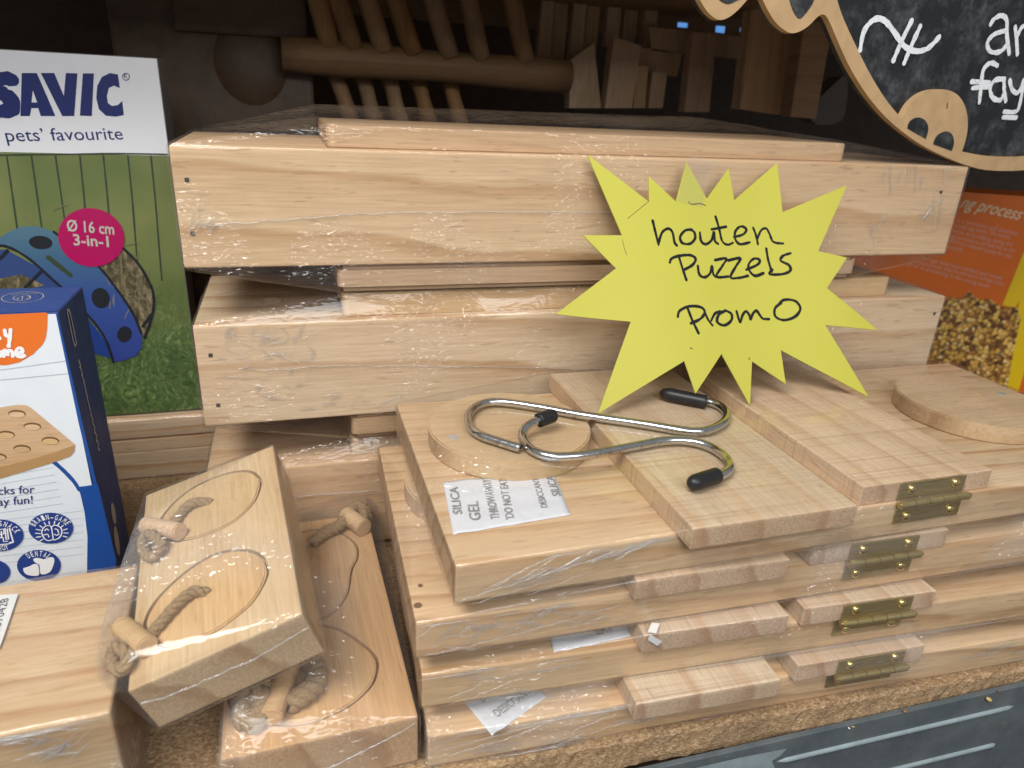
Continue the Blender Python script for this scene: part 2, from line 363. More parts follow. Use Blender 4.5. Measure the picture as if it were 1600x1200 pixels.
def ribbon(bm, plane, uv, wd, off, vary=.35):
    N = len(uv); L = []; R = []
    for i in range(N):
        d = uv[min(i + 1, N - 1)] - uv[max(i - 1, 0)]
        d = d.normalized() if d.length > 1e-9 else V((1, 0)); n = V((-d.y, d.x)) * wd / 2 * (1 + vary * noise.noise(V((uv[i].x * 420, uv[i].y * 420, wd * 999))))
        L.append(uv[i] + n); R.append(uv[i] - n)
    vl = [bm.verts.new(plane.xyz(q, off + i * 1.5e-6)) for i, q in enumerate(L)]; vr = [bm.verts.new(plane.xyz(q, off + i * 1.5e-6)) for i, q in enumerate(R)]
    for i in range(N - 1): bm.faces.new((vr[i], vr[i + 1], vl[i + 1], vl[i]))
    for c, sgn in ((0, -1), (N - 1, 1)):
        a0 = L[c] - uv[c]; k = [vl[c]]
        for j in range(1, 5):
            a = -sgn * math.pi * j / 5; k.append(bm.verts.new(plane.xyz(uv[c] + V((a0.x * math.cos(a) - a0.y * math.sin(a), a0.x * math.sin(a) + a0.y * math.cos(a))), off)))
        k.append(vr[c]); bm.faces.new(k if sgn < 0 else k[::-1])
def strokes(T, name, plane, paths, wd, mat, off=.0003, parent=None, n=6):
    bm = bmesh.new()
    for k, p in enumerate(paths): ribbon(bm, plane, catmull([plane.uv(q) for q in p], n), wd, off + k * 4e-6)
    return T.add(name, bm, mat, parent, True, hull=False)
def text_bm(s, plane, p0, p1, height=None, off=.0003, bold=0., shear=0., bm=None, hfac=None):
    """baseline from pixel p0 to pixel p1; height in metres of a capital"""
    cu = bpy.data.curves.new('t', 'FONT'); cu.body = s; cu.size = 1; cu.offset = bold; cu.shear = shear; cu.resolution_u = 3
    ob = bpy.data.objects.new('t', cu); me = bpy.data.meshes.new_from_object(ob)
    xs = [v.co.x for v in me.vertices]; x0, x1 = min(xs), max(xs)
    a, b = plane.uv(p0), plane.uv(p1); d = b - a; sx = d.length / (x1 - x0); d.normalize(); nn = V((-d.y, d.x)); sy = (height / .73) if height else sx
    bm = bm or bmesh.new(); base = len(bm.verts)
    vs_ = [bm.verts.new(plane.xyz(a + d * (v.co.x - x0) * sx + nn * v.co.y * sy, off)) for v in me.vertices]
    for f in me.polygons:
        try: bm.faces.new([vs_[i] for i in f.vertices])
        except ValueError: pass
    bpy.data.objects.remove(ob); bpy.data.curves.remove(cu); bpy.data.meshes.remove(me)
    return bm
def text(T, s, plane, p0, p1, mat, height=None, parent=None, name='lettering', **kw):
    return T.add(name, text_bm(s, plane, p0, p1, height, **kw), mat, parent, True, hull=False)
def ell(cx, cy, rx, ry, rot=0, n=28):
    a = math.radians(rot); return [(cx + rx * math.cos(t) * math.cos(a) - ry * math.sin(t) * math.sin(a), cy + rx * math.cos(t) * math.sin(a) + ry * math.sin(t) * math.cos(a)) for t in (2 * math.pi * k / n for k in range(n))]
def arc_text(T, s, plane, cx, cy, rx, ry, a0, a1, h, mat, parent, off, conv):
    """letters along an arc given in zoom pixels (angles in degrees, 0 = right, 90 = up)"""
    bm = bmesh.new(); n = len(s)
    for k, ch in enumerate(s):
        if ch == ' ': continue
        a = math.radians(a0 + (a1 - a0) * (k + .5) / n); da = math.radians(abs(a1 - a0) / n * .36) * (1 if a1 < a0 else -1)
        p0, p1 = conv((cx + rx * math.cos(a + da), cy - ry * math.sin(a + da)), (cx + rx * math.cos(a - da), cy - ry * math.sin(a - da)))
        text_bm(ch, plane, p0, p1, h, off, .012, bm=bm)
    return T.add('lettering', bm, mat, parent, True, hull=False)
def cut(o, bm):
    me = bpy.data.meshes.new('cut'); bmesh.ops.recalc_face_normals(bm, faces=bm.faces); bm.to_mesh(me); bm.free()
    c = bpy.data.objects.new('cut', me); C.objects.link(c); c.parent = o.parent
    md = o.modifiers.new('b', 'BOOLEAN'); md.operation = 'DIFFERENCE'; md.object = c; md.solver = 'EXACT'
    bpy.context.view_layer.update(); dg = bpy.context.evaluated_depsgraph_get()
    new = bpy.data.meshes.new_from_object(o.evaluated_get(dg)); o.modifiers.clear(); old = o.data; o.data = new
    bpy.data.objects.remove(c)
def film(T, amp=.00035, edge=.004, mat='film', infl=.0006, seed=0., aniso=(18, 70, 110), extra=None, parent=None, cover=1., top_haze=0):
    """taut shrink film: hull of the parts, finely divided and creased"""
    bm = bmesh.new()
    for o in T.meshes:
        for v in o.data.vertices: bm.verts.new(v.co)
    for q in (extra or []): bm.verts.new(q)
    r = bmesh.ops.convex_hull(bm, input=bm.verts[:]); hull = set(g for g in r['geom'])
    bmesh.ops.delete(bm, geom=[v for v in bm.verts if v not in hull or not v.link_faces], context='VERTS')
    bmesh.ops.remove_doubles(bm, verts=bm.verts[:], dist=.0003)
    for it in range(9):
        le = [e for e in bm.edges if e.calc_length() > edge * 1.5]
        if not le: break
        bmesh.ops.subdivide_edges(bm, edges=le, cuts=1); bmesh.ops.triangulate(bm, faces=bm.faces[:])
    bmesh.ops.recalc_face_normals(bm, faces=bm.faces); bm.normal_update()
    s = V((seed * 3.7, seed * 1.3, seed * 2.1)); lay = bm.verts.layers.float.new('crinkle')
    for v in bm.verts:
        q = V((v.co.x * aniso[0], v.co.y * aniso[1], v.co.z * aniso[2])) + s
        k = max(0., noise.noise(v.co * 26 + s) + .25)
        v[lay] = min(1., max(.03, (noise.noise(v.co * 21 - s) - .02) * cover * 2.6))
        h = 1 - abs(noise.noise(q)) * 2.2; h2 = noise.noise(v.co * 42 + s)
        if top_haze and v.normal.z > .5: v[lay] = max(v[lay], top_haze * (1 + noise.noise(v.co * 30)))  # whitish haze painted on upward film, in place of its dull reflections
        v.co += v.normal * (infl + amp * (1. + k * max(0, h) * 1.6 + .9 * h2))
    return T.add('film', bm, mat, parent, smooth=True, hull=False)
def seam(T, plane, pts, amp=.0005, r=.00042, parent=None):
    """the wavy weld line of the film"""
    uv = catmull([plane.uv(p) for p in pts], 30); path = []
    for i, q in enumerate(uv):
        path.append(plane.xyz(q + V((0, 1)) * (noise.noise(V((q.x * 130, 3.1, 0))) * amp * 1.6 + noise.noise(V((q.x * 420, 9., 0))) * amp * .6), .0009))
    bm = bmesh.new(); tube(bm, path, r, 6)
    return T.add('film_seam', bm, 'film_seam', parent, True, smooth=True, hull=False)
def creases(T, plane, paths, r=.00045, off=.0011, zr=None):
    """stretched folds of the film standing up from a face, some broad and flat"""
    bm = bmesh.new(); bm.verts.layers.float.new('crinkle')
    for i, p in enumerate(paths):
        uv = catmull([plane.uv(q) for q in p], 12); path = []; broad = i % 3 == 0
        for q in uv:
            v = plane.xyz(q + V((0, noise.noise(V((q.x * 260, q.y * 260, 1.7))) * .0009)), off * (.6 if broad else 1))
            if zr: v.z = min(max(v.z, zr[0]), zr[1])
            path.append(v)
        n0 = len(bm.verts); tube(bm, path, r * random.uniform(2., 3.2) if broad else r * random.uniform(.6, 1.4), 8, lambda t: .12 + .88 * math.sin(math.pi * min(1, max(0, t))) ** .7)
        if broad:
            bm.verts.ensure_lookup_table()
            for v in bm.verts[n0:]: v.co -= plane.N * ((v.co - plane.O).dot(plane.N) - off * .6) * .62
    o = T.add('film_crease', bm, 'film_fold', None, True, smooth=True, hull=False); o['kind'] = 'stuff'; return o
def fold_fan(c, ang, n, ln, spread, jit=30):
    out = []
    for k in range(n):
        x, y = c[0] + random.uniform(-jit, jit) * 2.2, c[1] + random.uniform(-jit, jit) * .6; a = math.radians(ang + random.uniform(-spread, spread)); l = ln * random.uniform(.4, 1.2)
        out.append([(x, y), (x + l * .5 * math.cos(a), y - l * .5 * math.sin(a) + random.uniform(-3, 3)), (x + l * math.cos(a), y - l * math.sin(a))])
    return out
def rope(T, path, r, parent=None, turns=260, name='rope'):
    pts = catmull(path, 14); bm = bmesh.new()
    N = len(pts); nrm = None; acc = [0]
    for a, b in zip(pts, pts[1:]): acc.append(acc[-1] + (b - a).length)
    for s in range(3):
        pp = []; nrm = (pts[1] - pts[0]).orthogonal().normalized()
        for i, p in enumerate(pts):
            t = (pts[min(i + 1, N - 1)] - pts[max(i - 1, 0)]).normalized(); nrm = (nrm - t * nrm.dot(t)).normalized(); b = t.cross(nrm)
            a = acc[i] * turns * 2.2 + s * 2.094; pp.append(p + (nrm * math.cos(a) + b * math.sin(a)) * r * .5)
        tube(bm, pp, r * .58, 7)
    for k in range(int(acc[-1] * 12000)):       # loose fibres
        i = random.randrange(N); d = V((random.gauss(0, 1), random.gauss(0, 1), random.gauss(0, 1))).normalized()
        a = pts[i] + d * r * .8; t = (pts[min(i + 1, N - 1)] - pts[max(i - 1, 0)]).normalized()
        b = a + (t * random.uniform(-1, 1) + d * .7).normalized() * random.uniform(.0012, .0042); sd = d.cross(t).normalized() * .00011
        bm.faces.new([bm.verts.new(a + sd), bm.verts.new(a - sd), bm.verts.new(b)])
    return T.add(name, bm, 'rope', parent, smooth=True)
def cyl_between(a, b, r, n=20, bev=.0006):
    a, b = V(a), V(b); d = b - a; bm = bmesh.new()
    bmesh.ops.create_cone(bm, cap_ends=True, segments=n, radius1=r, radius2=r, depth=d.length)
    if bev: bmesh.ops.bevel(bm, geom=[e for e in bm.edges if len(e.link_faces) == 2 and any(len(f.verts) > 4 for f in e.link_faces)], offset=bev, segments=2, affect='EDGES')
    bmesh.ops.transform(bm, matrix=Matrix.Translation((a + b) / 2) @ d.to_track_quat('Z', 'Y').to_matrix().to_4x4(), verts=bm.verts); return bm

# ================================================================== the setting: shelf
SA, SB = V((.0555, .2103)), V((.3541, .1942)); sd_ = (SB - SA).normalized(); sn = V((-sd_.y, sd_.x))   # front edge, into the depth
sang = math.atan2(sd_.y, sd_.x)
sh = Thing('shelf', None, None, (SA.x, SA.y, 0), Matrix.Rotation(sang, 3, 'Z'), kind='structure')
bm = bmesh.new(); NX = 360; prof = [(.62, -.018), (.0, -.0178), (-.0006, -.013), (-.0004, -.007), (-.0003, -.002), (.0008, 0.), (.03, 0.), (.62, 0.)]
rows = []
for i in range(NX + 1):
    x = -.35 + 1.15 * i / NX; row = []
    for j, (y, z) in enumerate(prof):
        rag = (noise.noise(V((x * 190, j * 1.7, 0))) * .0009 + noise.noise(V((x * 600, j * 2.3, 5))) * .0005) if 1 <= j <= 5 else 0
        row.append(bm.verts.new((x, y + rag, z + (rag * .5 if j in (1, 2, 3) else 0))))
    rows.append(row)
for a, b in zip(rows, rows[1:]):
    for k in range(len(prof)): bm.faces.new((a[k], b[k], b[(k + 1) % len(prof)], a[(k + 1) % len(prof)]))
bm.faces.new(rows[0]); bm.faces.new(rows[-1][::-1])
sh.add('chipboard_panel', bm, 'chip')
PB = SA + sd_ * .1
bt = Thing('shelf_beam', 'grey blue metal shelf beam with raised ribs under the chipboard edge', 'shelf beam', (PB.x, PB.y, -.0162), Matrix.Rotation(sang, 3, 'Z') @ Matrix.Rotation(-.048, 3, 'Y'))
b_ = box((-.4, -.0046, -.068), (.226, -.0018, -.0002), .0005); bt.add('beam', b_, 'steel')
b_ = box((.2285, -.0060, -.075), (.33, -.0018, -.0002), .0005); bt.add('bracket', b_, 'steel')
bpl = Plane(bt.M @ V((0, -.0046, 0)), bt.M.to_3x3() @ V((0, -1, 0)))
z6 = Z(2.667, 1000, 800)
for pa, pb in (((560, 1048), (1570, 803)), ((1000, 1095), (1490, 957)), ((-200, 1560), (1100, 1250))):
    a, b = (bt.Mi @ bpl.hit(q) for q in z6(pa, pb)); zz = (a.z + b.z) / 2; zz = max(-.055, zz)
    bm = bmesh.new(); L = 24
    tube(bm, [V((a.x + (b.x - a.x) * k / L, -.0042, zz)) for k in range(L + 1)], .0016, 12, capsule_taper(b.x - a.x, .004)); bt.add('rib', bm, 'steel_light', smooth=True)
polyw(bt, 'worn_patch', bpl, z6((120, 1090), (240, 1062), (420, 1020), (612, 983), (585, 1012), (548, 1035), (570, 1090), (520, 1150), (150, 1150)), 'steel_light', .0003)
for k, (p, mt, rr) in enumerate((((1448, 775), 'seed', .0016), ((1100, 826), 'seed_red', .0011), ((868, 897), 'sticker_white', .0008), ((1490, 745), 'hole_print', .0008), ((885, 892), 'seed', .0006))):
    q = bpl.hit(z6(p)[0]) + bpl.N * rr * .6; bm = bmesh.new(); bmesh.ops.create_icosphere(bm, subdivisions=2, radius=rr)
    bmesh.ops.transform(bm, matrix=Matrix.Translation(q) @ Euler((.3, .5, .5 * k)).to_matrix().to_4x4() @ Matrix.Diagonal((1.5, .8, .6, 1)), verts=bm.verts)
    top(link('seed', bm, mt, True), ['pale spilled seed husk stuck at the top of the metal beam', 'reddish spilled seed stuck at the top of the metal beam', 'tiny white crumb at the top of the metal beam', 'dark spilled speck beside the pale seed husk on the beam', 'tiny tan crumb beside the white crumb on the beam'][k], 'seed', 'crumbs on the shelf beam')

# ================================================================== three wrapped wooden boxes
def puzzle_box(name, label, z0, z1, lidz, botz, x0, x1, yf, depth, lx, seedv, hole, seam_px, nails, fans=None):
    T = Thing(name, label, 'wooden box', (x0, yf, z0), group='wrapped wooden puzzle boxes in a stack')
    W, H = x1 - x0, z1 - z0
    body = T.add('body', box((0, 0, 0), (W, depth, H), .0016, 3), 'pine')
    if hole is not None:
        q = T.Mi @ atZ(hole, z1); cut(body, disc((q.x, q.y), .0065, H - .012, H + .01, 0, 24))
        T.add('hole_shade', disc((q.x, q.y), .0063, H - .0118, H - .011, 0, 24), 'black_hole', hull=False)  # black disc paints the darkness at the bottom of the hole
    if lidz: T.add('lid', rounded_slab((lx[0] - x0, .0065, H), (lx[1] - x0, depth - .012, lidz - z0), .004), 'pine_lid')
    if botz: T.add('base_panel', rounded_slab((lx[2] - x0, .0015, botz - z0), (lx[3] - x0, depth - .012, 0), .004, .003), 'pine_lid')
    pf = Plane((0, yf, 0), (0, -1, 0))
    for p in nails:
        q = T.Mi @ pf.hit(p); T.add('nail', box((q.x - .0010, -.0003, q.z - .0010), (q.x + .0010, .0004, q.z + .0010), 0), 'nail', hull=False)
    tent = [V((.07 + .25 * i, .06 + .012 * (i % 2), lidz - z0 + .007 + .002 * (i % 2))) for i in range(2)] if botz and z0 > .15 else None
    fl = film(T, .0004, .0052, 'film', .0008, seedv, (14, 60, 90), top_haze=.35, extra=tent); seam(T, pf, seam_px, .0007)
    if fans: creases(T, pf, [p for f in fans for p in f], .00035, .0013, (z0 + .001, z1 - .001))
    return T
YF = .380
bxA = puzzle_box('puzzle_box', 'long pine box in shrink film on top of the stack, behind the yellow star', .1783, .2372, .2482, .1632, -.0519, .4345, YF, .105, (.0205, .3385, .0225, .362), 1.3, None,
    [(318, 352), (420, 345), (560, 334), (700, 331), (900, 331), (1000, 333)], [(292, 281), (301, 365), (1470, 300)], [fold_fan((1420, 300), 72, 12, 60, 20, 25), fold_fan((1460, 350), 65, 10, 50, 25, 16), fold_fan((312, 360), 60, 8, 34, 30, 8), fold_fan((1330, 370), 75, 6, 30, 20, 25)])
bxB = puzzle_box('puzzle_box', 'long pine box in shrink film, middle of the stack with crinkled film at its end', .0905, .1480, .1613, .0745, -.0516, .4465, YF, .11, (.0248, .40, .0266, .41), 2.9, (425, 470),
    [(370, 575), (440, 577), (500, 571), (640, 571), (800, 573), (950, 577)], [(329, 555), (341, 633), (1460, 490)], [fold_fan((400, 540), 15, 22, 38, 60, 30), fold_fan((410, 600), 25, 14, 34, 50, 30), fold_fan((520, 640), 30, 10, 40, 25, 40), [[(400, 560), (420, 552), (440, 558), (430, 572), (410, 570)], [(425, 520), (440, 510), (450, 525), (440, 538)], [(480, 540), (490, 550), (480, 562), (465, 560)]]])
bxC = puzzle_box('puzzle_box', 'long pine box in shrink film at the bottom of the stack on the shelf', .0015, .0606, .0728, None, -.0545, .44, YF + .001, .11, (.0262, .40, 0, 0), 4.1, None,
    [(440, 777), (500, 771), (560, 768), (590, 764)], [])

# ================================================================== four hinged puzzle boards
TB, SL, PI_ = .0176, .0100, .0286
z3, z4, z5 = Z(3.077, 580, 560), Z(2.667, 1000, 560), Z(3.2, 600, 850)
def board(k, label, x, y, yawd, Ls, Rs, hinge_x, discs, seedv, depth=.150):
    """Ls, Rs: local (x0, x1, y0, y1) of the slats"""
    z = (3 - k) * PI_ + .0004
    T = Thing('puzzle_board', label, 'puzzle board', (x, y, z), Matrix.Rotation(math.radians(yawd), 3, 'Z'), 'hinged puzzle boards in a stack')
    T.add('board', box((0, 0, 0), (.395, depth, TB), .0009), 'pine_b')
    for s in (Ls, Rs): T.add('slat', box((s[0], s[2], TB + .0001), (s[1], s[3], TB + SL), .0006), 'pine_slat')
    for (cx, cy, px, py) in discs:
        d = T.add('disc', disc((cx, cy), .0405, TB + .0001, TB + SL, .0007, 72), 'pine_disc')
        T.add('pin', disc((px, py), .0026, TB + SL - .001, TB + SL + .0003, .0002, 20), 'pin', d, hull=False)
    hx0, hx1 = hinge_x; yh = Rs[2]; zc = TB - .0002
    kn = bmesh.new(); xs = [hx0 - .0005 + (hx1 - hx0 + .002) * t for t in (0, .2, .4, .6, .8, 1.)]
    for a, b in zip(xs, xs[1:]): tube(kn, [V((a + .00015, min(yh, 0) - .0018, zc)), V((b - .00015, min(yh, 0) - .0018, zc))], .0019, 14)
    tube(kn, [V((xs[0] - .0004, min(yh, 0) - .0018, zc)), V((xs[-1] + .0016, min(yh, 0) - .0018, zc))], .0011, 10)
    h = T.add('hinge', kn, 'brass')
    T.add('leaf', box((hx0, yh - .0009, TB + .0010), (hx1, yh - .0001, TB + SL - .0004), .0002, 1), 'brass', h)
    T.add('leaf', box((hx0, -.0009, TB - .0112), (hx1, -.0001, TB - .0013), .0002, 1), 'brass', h)
    wd = hx1 - hx0
    for sx, sz, yy in ((.17, SL * .60, yh), (.84, SL * .62, yh), (.17, -.0075, 0), (.84, -.0072, 0)):
        s = bmesh.new(); bmesh.ops.create_uvsphere(s, u_segments=16, v_segments=10, radius=.0023)
        bmesh.ops.transform(s, matrix=Matrix.Translation((hx0 + wd * sx, yy - .0010, TB + sz)) @ Matrix.Diagonal((1, .62, 1, 1)), verts=s.verts)
        so = T.add('screw', s, 'bright_brass', h, smooth=True)
        T.add('slot', box((hx0 + wd * sx - .0013, yy - .0023, TB + sz - .00022), (hx0 + wd * sx + .0013, yy - .0018, TB + sz + .00022), 0), 'nail', h, hull=False)
    return T
b1 = board(0, 'top hinged pine board of the stack, carrying the hooks and a silica packet', .0502, .2117, 0, (.0918, .1702, -.0112, .1555), (.1840, .2588, .0012, .148), (.2045, .2425),
    [(.0485, .0935, .0178, .0845), (.327, .074, .3535, .0766)], 1.7)
b2 = board(1, 'second hinged pine board from the top of the stack', .0363, .2174, -1.5, (.0897, .1625, -.0055, .15), (.1785, .254, -.0005, .148), (.1985, .2365), [(.048, .09, .018, .083), (.33, .075, .356, .077)], 2.2)
b3 = board(2, 'third hinged pine board from the top, two tiny white tags on its slat', .0389, .2192, -3.3, (.0938, .1640, -.0053, .15), (.1738, .2460, -.0028, .148), (.1945, .2325), [(.048, .09, .018, .083), (.33, .075, .356, .077)], 3.6)
b4 = board(3, 'bottom hinged pine board of the stack, lying on the chipboard shelf', .0405, .2142, -2.9, (.0880, .1585, -.0100, .15), (.1715, .2425, -.0042, .148), (.1935, .231), [(.048, .09, .018, .083), (.33, .075, .356, .077)], 4.4)
for T, s, mt in ((b1, 1.1, 'film'), (b2, 2.3, 'film_crinkled'), (b3, 3.7, 'film'), (b4, 5.2, 'film_crinkled')):
    film(T, .0006, .0040, mt, .0005, s, (22, 60, 120))
for T, fans in ((b1, [fold_fan((780, 915), 22, 9, 170, 9, 28), fold_fan((930, 880), 20, 7, 120, 8, 18), [[(712, 938), (790, 912), (900, 880), (1050, 832)], [(735, 942), (800, 922), (860, 905)], [(1080, 852), (1200, 835), (1320, 800)]]]),
                (b2, [fold_fan((730, 985), 14, 16, 70, 25, 40), fold_fan((860, 965), 12, 9, 80, 18, 30), fold_fan((1560, 855), 20, 7, 60, 15, 20), [[(660, 1022), (760, 1000), (980, 940)]]]),
                (b3, [fold_fan((740, 1065), 18, 11, 90, 20, 40), [[(700, 1098), (760, 1078), (815, 1055)], [(1060, 1070), (1300, 1020), (1560, 985)]]]),
                (b4, [fold_fan((760, 1160), 16, 12, 130, 12, 40), fold_fan((930, 1130), 18, 10, 110, 14, 30), fold_fan((1540, 1020), 15, 6, 60, 15, 20), [[(680, 1170), (800, 1140), (960, 1090), (1040, 1070)], [(740, 1196), (840, 1170), (990, 1120)]]])):
    creases(T, Plane(T.M @ V((0, -.0008, 0)), T.M.to_3x3() @ V((0, -1, 0))), [p for f in fans for p in f], zr=(T.M.translation.z + .0006, T.M.translation.z + TB - .0004))
# knots in the wood of the boards
for T, pts in ((b2, ((657, 915, .0011), (653, 946, .0017))),):
    pl = Plane((0, 0, T.M.translation.z + TB), (0, 0, 1))
    for x, y, r in pts:
        q = T.Mi @ pl.hit((x, y)); T.add('knot', disc((q.x, q.y), r, TB - .001, TB + .00012, 0, 16), 'hole_print', hull=False)

# silica packets
def packet(label, plane, quad, words, puff=.0005):
    c = [plane.uv(p) for p in quad]
    T = Thing('silica_packet', label, 'silica packet', plane.xyz(sum(c, V((0, 0))) / 4), group='desiccant packets')
    bm = bmesh.new(); N = 22; g = [[None] * (N + 1) for _ in range(N + 1)]; g2 = [[None] * (N + 1) for _ in range(N + 1)]
    for i in range(N + 1):
        for j in range(N + 1):
            u, v = i / N, j / N; q = (c[0] * (1 - u) + c[1] * u) * (1 - v) + (c[3] * (1 - u) + c[2] * u) * v
            e = min(1, 6 * min(u, 1 - u)) * min(1, 6 * min(v, 1 - v)); hh = puff * e ** .5 * (.8 + .9 * noise.noise(V((u * 4, v * 4, 1.)))) + .0002 + .0002 * noise.noise(V((u * 12, v * 12, 4.)))
            wob = V((0, .0006 * noise.noise(V((u * 7, v * 3, 9.)))))
            g[i][j] = bm.verts.new(plane.xyz(q + wob, max(.00025, hh))); g2[i][j] = bm.verts.new(plane.xyz(q + wob, .00005))
    for i in range(N):
        for j in range(N):
            bm.faces.new((g[i][j], g[i + 1][j], g[i + 1][j + 1], g[i][j + 1])); bm.faces.new((g2[i][j + 1], g2[i + 1][j + 1], g2[i + 1][j], g2[i][j]))
    rim = [(k, 0) for k in range(N)] + [(N, k) for k in range(N)] + [(N - k, N) for k in range(N)] + [(0, N - k) for k in range(N)]
    for a, b in zip(rim, rim[1:] + rim[:1]): bm.faces.new((g[b[0]][b[1]], g[a[0]][a[1]], g2[a[0]][a[1]], g2[b[0]][b[1]]))
    T.add('pouch', bm, 'paper', world=True, smooth=True)
    for s, a, b, h in words: text(T, s, plane, a, b, 'grey_ink', h, off=puff * 1.5 + .0002, bold=.008)
    return T
pt = Plane((0, 0, b1.M.translation.z + TB + .0002), (0, 0, 1))
packet('white silica gel packet lying flat on the top board', pt, [(692, 753), (865, 738), (892, 805), (708, 836)],
    [('SILICA', *z3((438, 755), (415, 625)), .0040), ('GEL', *z3((528, 785), (512, 695)), .0049), ('THROWAWAY', *z3((618, 780), (572, 588)), .0039),
     ("'DO NOT EAT'", *z3((688, 782), (648, 580)), .0037), ('DESICCANT', *z3((848, 725), (802, 583)), .0030), ('SILICA', *z3((912, 668), (876, 572)), .0040)])
pt3 = Plane((0, 0, b3.M.translation.z + TB + .0002), (0, 0, 1))
packet('white silica packet half hidden on the third board beside its slat', pt3, z5((812, 395), (1200, 330), (1238, 462), (848, 545)), [('EAT', *z5((1070, 462), (1150, 440)), .0035)])
pt4 = Plane((0, 0, b4.M.translation.z + TB + .0002), (0, 0, 1))
packet('white desiccant packet lying askew on the bottom board', pt4, z5((380, 765), (690, 640), (815, 765), (540, 960)), [('DESICCANT', *z5((570, 872), (742, 752)), .0042), ('D', *z5((498, 800), (520, 785)), .0042)])
# small white tag pair clipped on the third board's slat
tg = Thing('price_tag', 'tiny white folded tag on the front slat of the third board', 'tag', atZ((1020, 985), .0578))
ps = Plane((0, 0, .0582), (0, 0, 1)); pfr = Plane(b3.M @ V((.1, -.0062, 0)), b3.M.to_3x3() @ V((0, -1, 0)))
polyw(tg, 'tag', ps, z5((1338, 395), (1378, 400), (1362, 448), (1318, 442)), 'sticker_white', .0003, thick=.0003)
polyw(tg, 'tag', pfr, z5((1330, 452), (1390, 485), (1365, 508), (1318, 478)), 'sticker_white', .0003, thick=.0003)

# ================================================================== two S hooks
ZH = b1.M.translation.z + TB + SL + .0012 + .0022
def hook(label, path, tips):
    T = Thing('s_hook', label, 'hook', atZ(path[0][:2], ZH), group='chromed S hooks')
    pts = catmull([T.Mi @ atZ((p[0], p[1]), ZH + p[2]) for p in path], 10)
    bm = bmesh.new(); tube(bm, pts, .00215, 16); T.add('wire', bm, 'chrome', smooth=True)
    for a, b in tips:
        A, B = T.Mi @ atZ(a[:2], ZH + a[2]), T.Mi @ atZ(b[:2], ZH + b[2]); L = 20; bm = bmesh.new()
        tp = lambda t: 1.0 if t < .72 else max(.08, math.sqrt(max(0, 1 - ((t - .72) / .28) ** 2)))
        tube(bm, [A + (B - A) * k / L for k in range(L + 1)], .0036, 18, tp); T.add('rubber_tip', bm, 'rubber', smooth=True)
hook('chromed S hook with one bare cut end and one long black rubber tip', [(812, 700, 0), (780, 690, 0), (749, 679, 0), (733, 664, 0), (733, 646, 0), (750, 632, 0), (780, 628, 0), (840, 636, 0), (905, 648, 0), (1000, 662, 0), (1070, 673, 0), (1103, 673, 0), (1128, 662, 0), (1136, 648, 0), (1126, 635, 0), (1108, 628, 0), (1085, 623, .0005)],
     [((1104, 628, .001), (1030, 613, .0016))])
hook('chromed S hook with black rubber tips on both ends, resting across the other', [(850, 654, .0046), (838, 658, .0044), (821, 668, .0032), (816, 684, .001), (827, 700, 0), (850, 711, 0), (880, 714, 0), (921, 710, 0), (986, 698, 0), (1037, 689, 0), (1075, 689, 0), (1109, 698, 0), (1133, 714, 0), (1140, 730, 0), (1130, 741, 0), (1110, 745, .0005)],
     [((842, 657, .0046), (869, 647, .0052)), ((1120, 743, .001), (1076, 757, .0016))])

# ================================================================== yellow star sign
zs = Z(2.727, 840, 220)
O1, O2 = V((.2, .302, .1172)), V((.2, .377, .2405)); tv = (O2 - O1).normalized(); nv = V((1, 0, 0)).cross(tv)
if nv.y > 0: nv = -nv
spl = Plane(O1, nv); spl.bend = (spl.uv((1115, 430)), .22)
st = Thing('star_sign', 'bright yellow starburst card with handwritten black words, leaning on the boxes', 'sign', O1)
outline = zs((210, 60), (470, 265), (468, 155), (585, 262), (632, 90), (722, 245), (818, 115), (842, 250), (1018, 95), (1042, 305), (1300, 200), (1185, 475), (1303, 505), (1222, 632), (1435, 812), (1218, 788),
    (1398, 1095), (1040, 890), (1062, 1035), (918, 938), (908, 1128), (783, 908), (668, 1078), (620, 940), (258, 1162), (395, 772), (75, 740), (332, 545), (193, 403), (357, 405))
polyw(st, 'card', spl, outline, 'yellow', 0, thick=.0006)
